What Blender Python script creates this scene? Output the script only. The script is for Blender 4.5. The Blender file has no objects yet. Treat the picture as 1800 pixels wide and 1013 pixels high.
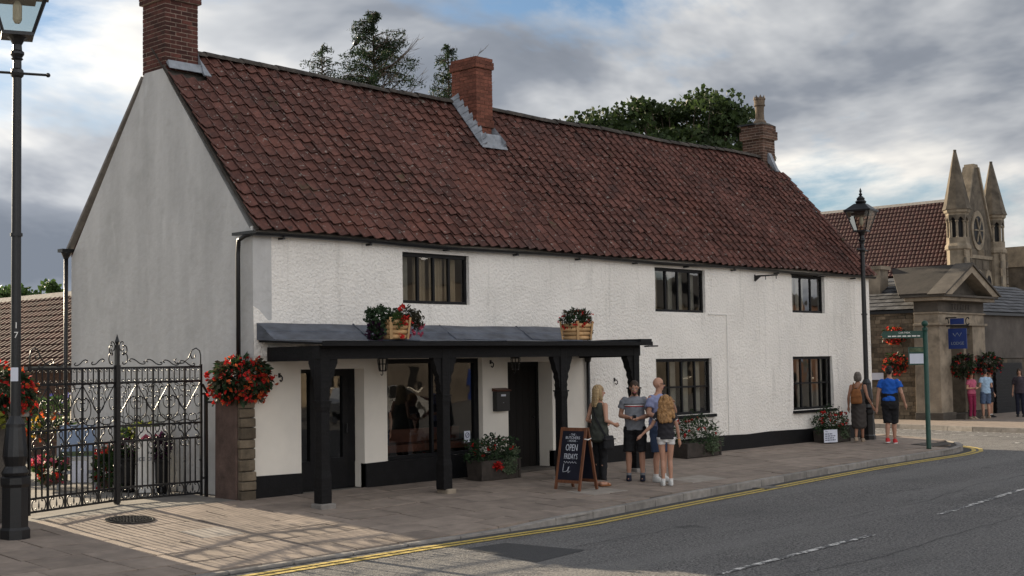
import bpy, bmesh, math, random
import numpy as np
from mathutils import Vector, Matrix
random.seed(7); rng = np.random.default_rng(7)
PI = math.pi
scene = bpy.context.scene
COL = scene.collection

# ------------------------------------------------------------------ camera
cam_d = bpy.data.cameras.new('camera'); cam = bpy.data.objects.new('camera', cam_d); COL.objects.link(cam)
cam_d.sensor_width = 36.0; cam_d.lens = 47.0; cam_d.clip_end = 2000.0; cam_d.clip_start = 0.1
_fw = Vector((0.7257942, 0.68555719, 0.0568693)); _r = Vector((0.68725562, -0.72623, -0.01642264)); _u = Vector((-0.03004154, -0.0510032, 0.99824655))
M = Matrix.Identity(4)
for i in range(3): M[i][0] = _r[i]; M[i][1] = _u[i]; M[i][2] = -_fw[i]
M[0][3], M[1][3], M[2][3] = -12.186, -16.983, 1.98
cam.matrix_world = M
scene.camera = cam

# ------------------------------------------------------------------ light
SUN_EL, SUN_AZ = math.radians(17.0), math.radians(0.8)      # azimuth measured from +Y towards +X
sun_dir = Vector((math.sin(SUN_AZ) * math.cos(SUN_EL), math.cos(SUN_AZ) * math.cos(SUN_EL), math.sin(SUN_EL)))
sd = bpy.data.lights.new('sun', 'SUN'); sd.energy = 5.0; sd.angle = math.radians(0.45); sd.color = (1.0, 0.84, 0.62)
so = bpy.data.objects.new('sun', sd); COL.objects.link(so); so.location = sun_dir * 60
so.rotation_euler = sun_dir.to_track_quat('Z', 'Y').to_euler()

world = bpy.data.worlds.new('World'); scene.world = world; world.use_nodes = True
wn = world.node_tree; wn.nodes.clear()
def W(t, **k):
    n = wn.nodes.new(t)
    for a, b in k.items(): setattr(n, a, b)
    return n
def wl(a, b): wn.links.new(a, b)
def wmath(op, a, b=None, clamp=False):
    n = W('ShaderNodeMath', operation=op); n.use_clamp = clamp
    for i, v in enumerate((a, b)):
        if v is None: continue
        if isinstance(v, (int, float)): n.inputs[i].default_value = v
        else: wl(v, n.inputs[i])
    return n.outputs[0]
out = W('ShaderNodeOutputWorld'); tc = W('ShaderNodeTexCoord')
sky = W('ShaderNodeTexSky', sky_type='NISHITA'); sky.sun_disc = False
sky.sun_elevation = SUN_EL; sky.sun_rotation = SUN_AZ; sky.air_density = 1.0; sky.dust_density = 0.4; sky.ozone_density = 3.0
bg_sky = W('ShaderNodeBackground'); wl(sky.outputs[0], bg_sky.inputs[0]); bg_sky.inputs[1].default_value = 0.05
sep = W('ShaderNodeSeparateXYZ'); wl(tc.outputs['Generated'], sep.inputs[0])
zc = wmath('ADD', wmath('MAXIMUM', sep.outputs[2], 0.0), 0.30)
cmb = W('ShaderNodeCombineXYZ'); wl(wmath('DIVIDE', sep.outputs[0], zc), cmb.inputs[0]); wl(wmath('DIVIDE', sep.outputs[1], zc), cmb.inputs[1])
def cloud_noise(off, scale, detail, rough, dist):
    mp = W('ShaderNodeMapping'); mp.inputs['Location'].default_value = off
    wl(cmb.outputs[0], mp.inputs[0])
    n = W('ShaderNodeTexNoise'); n.noise_dimensions = '3D'
    n.inputs['Scale'].default_value = scale; n.inputs['Detail'].default_value = detail
    n.inputs['Roughness'].default_value = rough; n.inputs['Distortion'].default_value = dist
    wl(mp.outputs[0], n.inputs[0]); return n.outputs[0]
O1 = (5.2, 0.3, 1.4)
nA = cloud_noise(O1, 1.25, 12.0, 0.56, 0.25)
sx, sy = sun_dir.x * 0.16, sun_dir.y * 0.16
nB = cloud_noise((O1[0] + sx, O1[1] + sy, O1[2]), 1.25, 6.0, 0.55, 0.25)
nC = cloud_noise((8.3, 2.2, 5.0), 0.40, 3.0, 0.5, 0.2)
def wramp(v, stops):
    r = W('ShaderNodeValToRGB'); wl(v, r.inputs[0]); cr = r.color_ramp
    cr.elements[0].position, cr.elements[0].color = stops[0][0], stops[0][1]
    cr.elements[1].position, cr.elements[1].color = stops[-1][0], stops[-1][1]
    for p, c in stops[1:-1]:
        e = cr.elements.new(p); e.color = c
    return r.outputs[0]
dens = wmath('ADD', wmath('MULTIPLY', nA, 0.75), wmath('MULTIPLY', nC, 0.35))
cover = wramp(dens, [(0.45, (0, 0, 0, 1)), (0.51, (1, 1, 1, 1))])
dt = W('ShaderNodeVectorMath', operation='DOT_PRODUCT'); wl(tc.outputs['Generated'], dt.inputs[0]); dt.inputs[1].default_value = sun_dir
glow = wmath('POWER', wmath('MAXIMUM', dt.outputs['Value'], 0.0), 3.5)
edge = wmath('ADD', wmath('MULTIPLY', wmath('SUBTRACT', nA, nB), 3.2), 0.58)
edge = wmath('ADD', edge, wmath('MULTIPLY', glow, 0.14))      # thinner, brighter cloud towards the sun
thick = wmath('SUBTRACT', edge, wmath('MULTIPLY', wmath('SUBTRACT', dens, 0.50), 4.6), True)
ccol = wramp(thick, [(0.0, (0.125, 0.142, 0.172, 1)), (0.28, (0.19, 0.208, 0.24, 1)), (0.54, (0.39, 0.40, 0.415, 1)), (0.88, (0.80, 0.76, 0.69, 1))])
# front-lit clouds behind the view are paler, and boosted to fill the shaded wall
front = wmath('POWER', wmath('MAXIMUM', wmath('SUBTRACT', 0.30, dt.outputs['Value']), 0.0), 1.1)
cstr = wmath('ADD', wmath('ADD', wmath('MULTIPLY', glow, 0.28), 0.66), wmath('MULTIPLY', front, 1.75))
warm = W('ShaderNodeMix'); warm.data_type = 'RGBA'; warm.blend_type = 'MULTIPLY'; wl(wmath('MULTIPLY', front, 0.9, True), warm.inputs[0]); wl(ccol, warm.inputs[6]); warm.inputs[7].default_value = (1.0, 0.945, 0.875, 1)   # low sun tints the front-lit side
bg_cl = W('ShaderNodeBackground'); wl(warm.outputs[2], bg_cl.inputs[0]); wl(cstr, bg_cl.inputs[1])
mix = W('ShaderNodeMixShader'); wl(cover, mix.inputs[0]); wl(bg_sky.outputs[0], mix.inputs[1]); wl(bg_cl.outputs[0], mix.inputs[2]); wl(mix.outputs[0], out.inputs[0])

vs = scene.view_settings; vs.view_transform = 'Standard'; vs.look = 'None'; vs.gamma = 1.0; vs.exposure = 1.1; vs.use_curve_mapping = False
scene.cycles.use_denoising = True
scene.cycles.max_bounces = 6

# ------------------------------------------------------------------ materials
def mat(name, col, rough=0.8, var=0.25, scale=4.0, bump=0.0, bscale=40.0, orand=0.0, metal=0.0, col2=None, spec=0.4, thr=None, attr=None, detail=4.0, bdist=0.02, streak=None):
    m = bpy.data.materials.new(name); m.use_nodes = True; nt = m.node_tree; b = nt.nodes['Principled BSDF']
    N = nt.nodes.new; L = nt.links.new
    tcn = N('ShaderNodeTexCoord'); src = tcn.outputs['Object']
    if orand or True:
        oi = N('ShaderNodeObjectInfo')
        va = N('ShaderNodeVectorMath'); va.operation = 'ADD'
        vm = N('ShaderNodeVectorMath'); vm.operation = 'SCALE'; vm.inputs[0].default_value = (17.3, 9.1, 5.7); L(oi.outputs['Random'], vm.inputs['Scale'])
        L(src, va.inputs[0]); L(vm.outputs[0], va.inputs[1]); src = va.outputs[0]
    if streak:
        mp = N('ShaderNodeMapping'); mp.inputs['Scale'].default_value = streak; L(src, mp.inputs[0]); csrc = mp.outputs[0]
    else: csrc = src
    nz = N('ShaderNodeTexNoise'); nz.inputs['Scale'].default_value = scale; nz.inputs['Detail'].default_value = detail; nz.inputs['Roughness'].default_value = 0.6; L(csrc, nz.inputs[0])
    rp = N('ShaderNodeValToRGB'); L(nz.outputs[0], rp.inputs[0])
    c1 = tuple(max(0, c * (1 - var)) for c in col); c2 = col2 if col2 else tuple(min(1, c * (1 + var)) for c in col)
    lo, hi = thr if thr else (0.3, 0.7)
    rp.color_ramp.elements[0].position = lo; rp.color_ramp.elements[1].position = hi
    rp.color_ramp.elements[0].color = c1 + (1,) if not col2 else tuple(col) + (1,); rp.color_ramp.elements[1].color = tuple(c2) + (1,)
    colo = rp.outputs[0]
    if orand or attr:
        if attr:
            at = N('ShaderNodeAttribute'); at.attribute_name = attr; rv = at.outputs['Fac']
        else: rv = oi.outputs['Random']
        mr = N('ShaderNodeMapRange'); mr.inputs[3].default_value = 1 - orand; mr.inputs[4].default_value = 1 + orand; L(rv, mr.inputs[0])
        mx = N('ShaderNodeVectorMath'); mx.operation = 'SCALE'; L(colo, mx.inputs[0]); L(mr.outputs[0], mx.inputs['Scale']); colo = mx.outputs[0]
    L(colo, b.inputs['Base Color'])
    b.inputs['Roughness'].default_value = rough; b.inputs['Metallic'].default_value = metal
    b.inputs['Specular IOR Level'].default_value = spec
    if bump:
        nb = N('ShaderNodeTexNoise'); nb.inputs['Scale'].default_value = bscale; nb.inputs['Detail'].default_value = 3.0; L(src, nb.inputs[0])
        bp = N('ShaderNodeBump'); bp.inputs['Strength'].default_value = bump; bp.inputs['Distance'].default_value = bdist; L(nb.outputs[0], bp.inputs['Height']); L(bp.outputs[0], b.inputs['Normal'])
    return m
def add_specks(m, col, scale, thr, fac=0.8, width=0.04, stretch=None):
    """scattered lichen / dirt specks laid over a material's base colour"""
    nt = m.node_tree; b = nt.nodes['Principled BSDF']; N = nt.nodes.new; L = nt.links.new
    src = b.inputs['Base Color'].links[0].from_socket
    g = N('ShaderNodeNewGeometry')
    nz = N('ShaderNodeTexNoise'); nz.inputs['Scale'].default_value = scale; nz.inputs['Detail'].default_value = 3; nz.inputs['Roughness'].default_value = 0.65; vv = N('ShaderNodeVectorMath'); vv.operation = 'MULTIPLY'; vv.inputs[1].default_value = stretch or (1, 1, 1); L(g.outputs['Position'], vv.inputs[0]); L(vv.outputs[0], nz.inputs[0])
    rp = N('ShaderNodeValToRGB'); rp.color_ramp.elements[0].position = thr; rp.color_ramp.elements[1].position = thr + width
    rp.color_ramp.elements[1].color = (fac, fac, fac, 1); L(nz.outputs[0], rp.inputs[0])
    mx = N('ShaderNodeMix'); mx.data_type = 'RGBA'; L(rp.outputs[0], mx.inputs[0]); L(src, mx.inputs[6]); mx.inputs[7].default_value = tuple(col) + (1,)
    L(mx.outputs[2], b.inputs['Base Color']); return m
def glass_mat(name, tint=(1, 1, 1), refl=1.0, ior=1.5):
    m = bpy.data.materials.new(name); m.use_nodes = True; nt = m.node_tree; nt.nodes.clear(); N = nt.nodes.new; L = nt.links.new
    o = N('ShaderNodeOutputMaterial'); t = N('ShaderNodeBsdfTransparent'); t.inputs[0].default_value = tuple(tint) + (1,)
    g = N('ShaderNodeBsdfGlossy'); g.inputs['Roughness'].default_value = 0.015; g.inputs[0].default_value = (refl, refl, refl, 1)
    f = N('ShaderNodeFresnel'); f.inputs[0].default_value = ior
    tcn = N('ShaderNodeTexCoord'); nz = N('ShaderNodeTexNoise'); nz.inputs['Scale'].default_value = 3.0; nz.inputs['Detail'].default_value = 1.0; L(tcn.outputs['Object'], nz.inputs[0])
    bp = N('ShaderNodeBump'); bp.inputs['Strength'].default_value = 0.06; bp.inputs['Distance'].default_value = 0.02; L(nz.outputs[0], bp.inputs['Height']); L(bp.outputs[0], g.inputs['Normal'])
    m2 = N('ShaderNodeMath'); m2.operation = 'MULTIPLY_ADD'; m2.inputs[1].default_value = 1.35; m2.inputs[2].default_value = 0.02; m2.use_clamp = True; L(f.outputs[0], m2.inputs[0])
    mx = N('ShaderNodeMixShader'); L(m2.outputs[0], mx.inputs[0]); L(t.outputs[0], mx.inputs[1]); L(g.outputs[0], mx.inputs[2]); L(mx.outputs[0], o.inputs[0])
    return m
MT = {}
MT['render'] = mat('roughcast_render', (0.84, 0.795, 0.735), 0.75, 0.06, 1.2, 0.8, 21.0, bdist=0.04)
add_specks(MT['render'], (0.60, 0.56, 0.50), 0.8, 0.60, 0.5, 0.15)
add_specks(MT['render'], (0.50, 0.46, 0.41), 6.0, 0.70, 0.5, 0.08)
add_specks(MT['render'], (0.55, 0.52, 0.47), 5.0, 0.56, 0.38, 0.12, (1, 1, 0.09))       # faint rain runs
MT['smooth'] = mat('smooth_cream_render', (0.80, 0.745, 0.66), 0.6, 0.06, 1.5, 0.12, 6.0)
MT['gable'] = mat('gable_render', (0.51, 0.50, 0.485), 0.45, 0.13, 1.7, 0.5, 9.0, streak=(1.0, 1.2, 0.35), bdist=0.03)  # white render, dirtied; its shaded side is also darkened in this colour
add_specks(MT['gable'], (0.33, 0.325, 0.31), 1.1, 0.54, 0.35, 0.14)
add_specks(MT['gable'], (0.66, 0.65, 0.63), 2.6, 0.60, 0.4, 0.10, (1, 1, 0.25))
MT['black'] = mat('black_paint', (0.006, 0.006, 0.007), 0.5, 0.35, 8, 0.15, 30, spec=0.22)
MT['blackwood'] = mat('black_painted_timber', (0.007, 0.0065, 0.007), 0.65, 0.45, 6, 0.35, 22, streak=(1, 1, 6), spec=0.22)
MT['iron'] = mat('black_iron', (0.007, 0.007, 0.008), 0.38, 0.3, 20, 0.1, 60, spec=0.5)
MT['lead'] = mat('lead_sheet', (0.075, 0.085, 0.108), 0.5, 0.45, 3.5, 0.3, 9, streak=(1, 1, 3))
MT['flash'] = mat('grey_flashing', (0.25, 0.27, 0.30), 0.55, 0.3, 6, 0.4, 18)
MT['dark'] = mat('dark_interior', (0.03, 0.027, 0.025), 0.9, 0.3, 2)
MT['glass'] = glass_mat('window_glass', (0.86, 0.88, 0.88))
MT['glassr'] = glass_mat('shop_glass', (0.80, 0.82, 0.82))
MT['tile'] = mat('clay_pantile', (0.114, 0.048, 0.037), 0.85, 0.4, 7.0, 0.5, 55, orand=0.28)
MT['tile_s'] = mat('clay_pantile_far', (0.114, 0.048, 0.037), 0.85, 0.4, 7.0, 0.5, 55, orand=0.28, attr='rnd')
for k in ('tile', 'tile_s'):
    add_specks(MT[k], (0.165, 0.062, 0.043), 0.6, 0.56, 0.6, 0.14)       # redder runs of newer tiles
    add_specks(MT[k], (0.055, 0.036, 0.033), 0.9, 0.55, 0.5, 0.14)
    add_specks(MT[k], (0.045, 0.034, 0.030), 8.0, 0.60, 0.6, 0.06)        # weathered dark areas
    add_specks(MT[k], (0.30, 0.27, 0.24), 13.0, 0.635, 0.75, 0.03)
    add_specks(MT[k], (0.27, 0.235, 0.20), 3.2, 0.715, 0.7, 0.02)
    add_specks(MT[k], (0.075, 0.072, 0.035), 1.7, 0.66, 0.6, 0.08)         # lichen
MT['ridge'] = mat('mossy_ridge', (0.06, 0.05, 0.042), 0.9, 0.5, 9, 0.6, 30, orand=0.3)
MT['brick_d'] = mat('dark_brick', (0.082, 0.028, 0.021), 0.9, 0.4, 9, 0.4, 45, orand=0.5)
MT['brick_r'] = mat('orange_brick', (0.165, 0.058, 0.037), 0.9, 0.3, 9, 0.35, 45, orand=0.3)
MT['brick_b'] = mat('brown_brick', (0.095, 0.052, 0.036), 0.9, 0.35, 9, 0.4, 45, orand=0.4)
MT['mortar'] = mat('mortar', (0.36, 0.29, 0.235), 0.95, 0.3, 20, 0.3, 60)
MT['mortar_r'] = mat('red_mortar', (0.16, 0.075, 0.05), 0.95, 0.3, 20, 0.3, 60)
MT['slab'] = mat('paving_slab', (0.255, 0.205, 0.168), 0.85, 0.22, 3.2, 0.3, 60, orand=0.14)
add_specks(MT['slab'], (0.15, 0.125, 0.112), 1.6, 0.55, 0.45, 0.2)
add_specks(MT['slab'], (0.07, 0.06, 0.06), 9.0, 0.70, 0.5, 0.05)
MT['joint'] = mat('pavement_bed', (0.055, 0.048, 0.043), 0.95, 0.3, 8, 0.3, 50)
MT['kerb'] = mat('kerb_concrete', (0.25, 0.23, 0.21), 0.9, 0.25, 6, 0.4, 60, orand=0.15)
MT['asphalt'] = mat('asphalt', (0.150, 0.143, 0.138), 0.9, 0.55, 30, 1.0, 45, bdist=0.03, detail=9, thr=(0.40, 0.60))
add_specks(MT['asphalt'], (0.085, 0.082, 0.082), 0.45, 0.5, 0.55, 0.2)
add_specks(MT['asphalt'], (0.17, 0.165, 0.155), 1.1, 0.55, 0.4, 0.12)
add_specks(MT['asphalt'], (0.20, 0.193, 0.185), 0.9, 0.50, 0.5, 0.12, (0.06, 1, 1))      # polished wheel tracks
add_specks(MT['asphalt'], (0.05, 0.049, 0.05), 1.4, 0.68, 0.6, 0.06)                     # oil stains
add_specks(MT['asphalt'], (0.045, 0.044, 0.046), 26, 0.60, 0.75, 0.05)
add_specks(MT['asphalt'], (0.27, 0.26, 0.25), 33, 0.62, 0.75, 0.05)
add_specks(MT['asphalt'], (0.36, 0.35, 0.33), 42, 0.63, 0.8, 0.04)
MT['asphalt_dark'] = mat('dark_asphalt', (0.060, 0.059, 0.060), 0.95, 0.35, 60, 0.6, 90, bdist=0.008)
MT['yellow'] = mat('yellow_paint', (0.50, 0.37, 0.10), 0.75, 0.2, 10, 0.3, 60)
add_specks(MT['yellow'], (0.12, 0.105, 0.08), 11, 0.60, 0.85, 0.05)
MT['white_p'] = mat('white_road_paint', (0.62, 0.60, 0.57), 0.75, 0.15, 10, 0.3, 60)
add_specks(MT['white_p'], (0.075, 0.074, 0.076), 7, 0.47, 0.95, 0.03)
MT['stone'] = mat('ashlar_stone', (0.255, 0.21, 0.158), 0.9, 0.38, 1.8, 0.35, 18)
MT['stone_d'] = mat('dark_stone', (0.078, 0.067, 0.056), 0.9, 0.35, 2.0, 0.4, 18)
MT['rubble'] = mat('rubble_stone', (0.14, 0.11, 0.076), 0.95, 0.35, 5, 0.6, 25, orand=0.45)
MT['rubble_m'] = mat('rubble_mortar', (0.12, 0.10, 0.08), 0.95, 0.3, 9, 0.4, 30)
MT['slate'] = mat('slate', (0.085, 0.085, 0.09), 0.75, 0.4, 5, 0.4, 20, attr='rnd', orand=0.4)
MT['slab_post'] = mat('brown_stone_post', (0.105, 0.068, 0.055), 0.85, 0.35, 4, 0.5, 16)
MT['wood'] = mat('stained_wood', (0.16, 0.062, 0.03), 0.6, 0.3, 4, 0.2, 30, streak=(6, 6, 1))
MT['pine'] = mat('pine_log', (0.52, 0.32, 0.15), 0.7, 0.25, 5, 0.25, 30, orand=0.15)
MT['chalk'] = mat('chalkboard', (0.008, 0.009, 0.02), 0.6, 0.4, 4)
MT['chalk_w'] = mat('chalk_white', (0.62, 0.64, 0.70), 0.9, 0.15, 20)
MT['white'] = mat('white_paint', (0.75, 0.73, 0.69), 0.6, 0.06, 4)
MT['paper'] = mat('printed_paper', (0.62, 0.64, 0.72), 0.7, 0.05, 5)
MT['ink'] = mat('dark_ink', (0.03, 0.035, 0.09), 0.8, 0.1, 5)
MT['green_p'] = mat('green_paint', (0.012, 0.055, 0.038), 0.4, 0.2, 10)
MT['blue_s'] = mat('blue_sign_paint', (0.008, 0.028, 0.15), 0.4, 0.15, 5)
MT['gold'] = mat('gold_lettering', (0.22, 0.26, 0.30), 0.5, 0.1, 5)
MT['planter'] = mat('dark_planter_wood', (0.045, 0.036, 0.03), 0.75, 0.4, 6, 0.3, 30)
MT['leaf_d'] = mat('dark_leaf', (0.028, 0.055, 0.022), 0.6, 0.6, 6, spec=0.3)
MT['leaf_m'] = mat('mid_leaf', (0.055, 0.10, 0.028), 0.6, 0.5, 6, spec=0.3)
MT['leaf_g'] = mat('grey_green_leaf', (0.13, 0.17, 0.10), 0.65, 0.45, 8, spec=0.3)
MT['leaf_y'] = mat('lime_leaf', (0.28, 0.30, 0.05), 0.6, 0.4, 6, spec=0.3)
MT['leaf_b'] = mat('bronze_leaf', (0.045, 0.040, 0.022), 0.55, 0.5, 6, spec=0.3)
MT['red_f'] = mat('red_petal', (0.50, 0.022, 0.018), 0.6, 0.45, 8, spec=0.3)
MT['orange_f'] = mat('orange_petal', (0.55, 0.10, 0.03), 0.6, 0.4, 8, spec=0.3)
MT['pink_f'] = mat('pink_petal', (0.52, 0.10, 0.16), 0.6, 0.4, 8, spec=0.3)
MT['purple_f'] = mat('dark_purple_petal', (0.045, 0.012, 0.04), 0.6, 0.4, 8, spec=0.3)
MT['yellow_f'] = mat('yellow_petal', (0.60, 0.34, 0.04), 0.6, 0.3, 8, spec=0.3)
MT['blue_f'] = mat('blue_petal', (0.12, 0.12, 0.45), 0.6, 0.3, 8, spec=0.3)
MT['white_f'] = mat('white_petal', (0.70, 0.68, 0.62), 0.6, 0.2, 8, spec=0.3)
MT['tree_d'] = mat('sycamore_leaf', (0.036, 0.058, 0.018), 0.6, 0.6, 1.2, spec=0.3)
MT['conifer'] = mat('conifer_needle', (0.022, 0.040, 0.018), 0.7, 0.55, 2.5, spec=0.25)
MT['bark'] = mat('bark', (0.085, 0.065, 0.05), 0.95, 0.4, 8, 0.5, 30)
MT['twig'] = mat('dead_twig', (0.10, 0.08, 0.065), 0.95, 0.3, 8)

# ------------------------------------------------------------------ mesh helpers
class MB:
    def __init__(s): s.v = []; s.f = []
    def add(s, vs, fs):
        o = len(s.v); s.v += [tuple(v) for v in vs]; s.f += [tuple(i + o for i in f) for f in fs]; return s
    def box(s, x0, x1, y0, y1, z0, z1):
        return s.add([(x0, y0, z0), (x1, y0, z0), (x1, y1, z0), (x0, y1, z0), (x0, y0, z1), (x1, y0, z1), (x1, y1, z1), (x0, y1, z1)],
                     [(0, 3, 2, 1), (4, 5, 6, 7), (0, 1, 5, 4), (1, 2, 6, 5), (2, 3, 7, 6), (3, 0, 4, 7)])
    def hexa(s, b, t):      # bottom quad, top quad (both counter-clockwise seen from above)
        return s.add(list(b) + list(t), [(3, 2, 1, 0), (4, 5, 6, 7), (0, 1, 5, 4), (1, 2, 6, 5), (2, 3, 7, 6), (3, 0, 4, 7)])
    def obox(s, c, size, rot):
        c = Vector(c); hx, hy, hz = [d / 2 for d in size]
        P = [(-hx, -hy, -hz), (hx, -hy, -hz), (hx, hy, -hz), (-hx, hy, -hz), (-hx, -hy, hz), (hx, -hy, hz), (hx, hy, hz), (-hx, hy, hz)]
        return s.add([c + rot @ Vector(p) for p in P], [(0, 3, 2, 1), (4, 5, 6, 7), (0, 1, 5, 4), (1, 2, 6, 5), (2, 3, 7, 6), (3, 0, 4, 7)])
    def bar(s, a, b, w, h, up=(0, 0, 1)):
        a, b = Vector(a), Vector(b); d = (b - a); L = d.length; d.normalize(); u = Vector(up)
        r = d.cross(u)
        if r.length < 1e-4: r = d.cross(Vector((0, 1, 0)))
        r.normalize(); u2 = r.cross(d)
        R = Matrix((r, d, u2)).transposed()
        return s.obox((a + b) / 2, (w, L, h), R)
    def rings(s, rs, cap=True, closed=True):
        n = len(rs[0]); o = len(s.v)
        for r in rs: s.v += [tuple(p) for p in r]
        for i in range(len(rs) - 1):
            for j in range(n if closed else n - 1):
                k = (j + 1) % n
                s.f.append((o + i * n + j, o + i * n + k, o + (i + 1) * n + k, o + (i + 1) * n + j))
        if cap:
            s.f.append(tuple(o + j for j in reversed(range(n)))); s.f.append(tuple(o + (len(rs) - 1) * n + j for j in range(n)))
        return s
    def tube(s, pts, r, seg=6, cap=True):
        pts = [Vector(p) for p in pts]; n = len(pts)
        rad = r if isinstance(r, (list, tuple)) else [r] * n
        rs = []; u = None
        for i, p in enumerate(pts):
            t = (pts[min(i + 1, n - 1)] - pts[max(i - 1, 0)])
            t = t.normalized() if t.length > 1e-9 else Vector((0, 0, 1))
            if u is None:
                u = t.orthogonal().normalized()
            else:
                u = u - t * u.dot(t)
                u = u.normalized() if u.length > 1e-6 else t.orthogonal().normalized()
            w = t.cross(u)
            rs.append([p + (u * math.cos(2 * PI * k / seg) + w * math.sin(2 * PI * k / seg)) * rad[i] for k in range(seg)])
        return s.rings(rs, cap)
    def lathe(s, prof, c=(0, 0, 0), seg=16, rot=0.0, cap=True):
        rs = [[(c[0] + r * math.cos(rot + 2 * PI * k / seg), c[1] + r * math.sin(rot + 2 * PI * k / seg), c[2] + z) for k in range(seg)] for r, z in prof]
        return s.rings(rs, cap)
    def prism(s, poly, a, b, axis='y'):   # 2d polygon extruded along an axis between a and b
        def P(q, t):
            return (q[0], t, q[1]) if axis == 'y' else ((t, q[0], q[1]) if axis == 'x' else (q[0], q[1], t))
        n = len(poly); o = len(s.v)
        s.v += [P(q, a) for q in poly] + [P(q, b) for q in poly]
        s.f.append(tuple(o + i for i in range(n))); s.f.append(tuple(o + n + i for i in reversed(range(n))))
        for i in range(n):
            j = (i + 1) % n; s.f.append((o + j, o + i, o + n + i, o + n + j))
        return s
    def quad(s, a, b, c, d): return s.add([a, b, c, d], [(0, 1, 2, 3)])
    def ell(s, c, r, seg=10, rg=7, R=None):
        c = Vector(c); rs = []
        for i in range(rg + 1):
            t = -PI / 2 + PI * i / rg; cr = max(math.cos(t), 0.02)
            ring = []
            for k in range(seg):
                p = Vector((r[0] * cr * math.cos(2 * PI * k / seg), r[1] * cr * math.sin(2 * PI * k / seg), r[2] * math.sin(t)))
                ring.append(c + (R @ p if R else p))
            rs.append(ring)
        return s.rings(rs)
    def mesh(s, name, m, smooth=False, fix=True):
        me = bpy.data.meshes.new(name); me.from_pydata(s.v, [], s.f); me.update()
        if fix:
            bm = bmesh.new(); bm.from_mesh(me); bmesh.ops.recalc_face_normals(bm, faces=bm.faces); bm.to_mesh(me); bm.free()
        if m: me.materials.append(MT[m] if isinstance(m, str) else m)
        if smooth: me.polygons.foreach_set('use_smooth', [True] * len(me.polygons))
        return me
    def build(s, name, m, parent=None, smooth=False, bevel=0.0, fix=True, loc=None):
        o = bpy.data.objects.new(name, s.mesh(name, m, smooth, fix)); COL.objects.link(o)
        if parent: o.parent = parent
        if loc: o.location = loc
        if bevel:
            b = o.modifiers.new('bevel', 'BEVEL'); b.width = bevel; b.segments = 2; b.limit_method = 'ANGLE'
        return o
def empty(name, loc=(0, 0, 0), rz=0.0, label=None, cat=None, group=None, kind=None):
    o = bpy.data.objects.new(name, None); COL.objects.link(o); o.location = loc; o.rotation_euler[2] = rz; o.empty_display_size = 0.2
    return tag(o, label, cat, group, kind)
def tag(o, label=None, cat=None, group=None, kind=None):
    if label: o['label'] = label
    if cat: o['category'] = cat
    if group: o['group'] = group
    if kind: o['kind'] = kind
    return o
def inst(name, me, parent, M4=None, loc=None):
    o = bpy.data.objects.new(name, me); COL.objects.link(o); o.parent = parent
    if M4 is not None: o.matrix_local = M4
    if loc is not None: o.location = loc
    return o
def copy_tree(o, parent=None):
    c = o.copy(); COL.objects.link(c)
    if parent: c.parent = parent
    for ch in list(o.children): copy_tree(ch, c)
    return c
def text(name, body, size, origin, right, up, m, parent, align='CENTER', extrude=0.0008, sx=1.0):
    cu = bpy.data.curves.new(name, 'FONT'); cu.body = body; cu.size = size; cu.align_x = align; cu.align_y = 'CENTER'; cu.extrude = extrude; cu.resolution_u = 2
    ob = bpy.data.objects.new(name, cu); COL.objects.link(ob)
    dg = bpy.context.evaluated_depsgraph_get(); me = bpy.data.meshes.new_from_object(ob.evaluated_get(dg))
    bpy.data.objects.remove(ob); bpy.data.curves.remove(cu)
    r, u = Vector(right).normalized(), Vector(up).normalized(); n = r.cross(u)
    Mx = Matrix((r * sx, u, n)).transposed().to_4x4(); Mx.translation = Vector(origin); me.transform(Mx)
    me.materials.clear(); me.materials.append(MT[m])
    o = bpy.data.objects.new(name, me); COL.objects.link(o); o.parent = parent; return o
def smooth01(t): t = min(1.0, max(0.0, t)); return t * t * (3 - 2 * t)
def zp(x, y):                       # pavement height
    if y >= 0: return 0.0
    k = 0.06 - 0.015 * smooth01((x - 0.3) / 1.9)
    return k * y
def zr(x, y=0): return -0.30 + 0.04 * smooth01((x - 5) / 10)
KP = [(-14, -4.62), (-9, -4.5), (-3.5, -4.38), (-0.8, -4.28), (0.65, -4.30), (2.28, -4.34), (5.66, -3.88), (9.85, -3.45), (13, -3.2), (15.3, -3.1), (17.2, -3.02), (18.3, -2.82), (19.1, -2.45), (19.65, -1.9), (19.95, -1.2), (20.05, -0.3), (20.05, 3.0), (20.05, 9.0), (20.05, 30)]
def ky(x):
    for (a, b), (c, d) in zip(KP[:13], KP[1:14]):
        if a <= x <= c: return b + (d - b) * (x - a) / (c - a)
    return KP[0][1]

for k in ('stone', 'stone_d'): add_specks(MT[k], (0.05, 0.042, 0.034), 1.3, 0.56, 0.6, 0.15)
def translucent(m, fac=0.35):
    nt = m.node_tree; b = nt.nodes['Principled BSDF']; o = nt.nodes['Material Output']; t = nt.nodes.new('ShaderNodeBsdfTranslucent'); x = nt.nodes.new('ShaderNodeMixShader'); x.inputs[0].default_value = fac
    nt.links.new(b.inputs['Base Color'].links[0].from_socket, t.inputs[0]); nt.links.new(b.outputs[0], x.inputs[1]); nt.links.new(t.outputs[0], x.inputs[2]); nt.links.new(x.outputs[0], o.inputs[0])
for k in list(MT):
    if k.startswith('leaf_') or k.endswith('_f') or k in ('tree_d', 'conifer'): translucent(MT[k])
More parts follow.
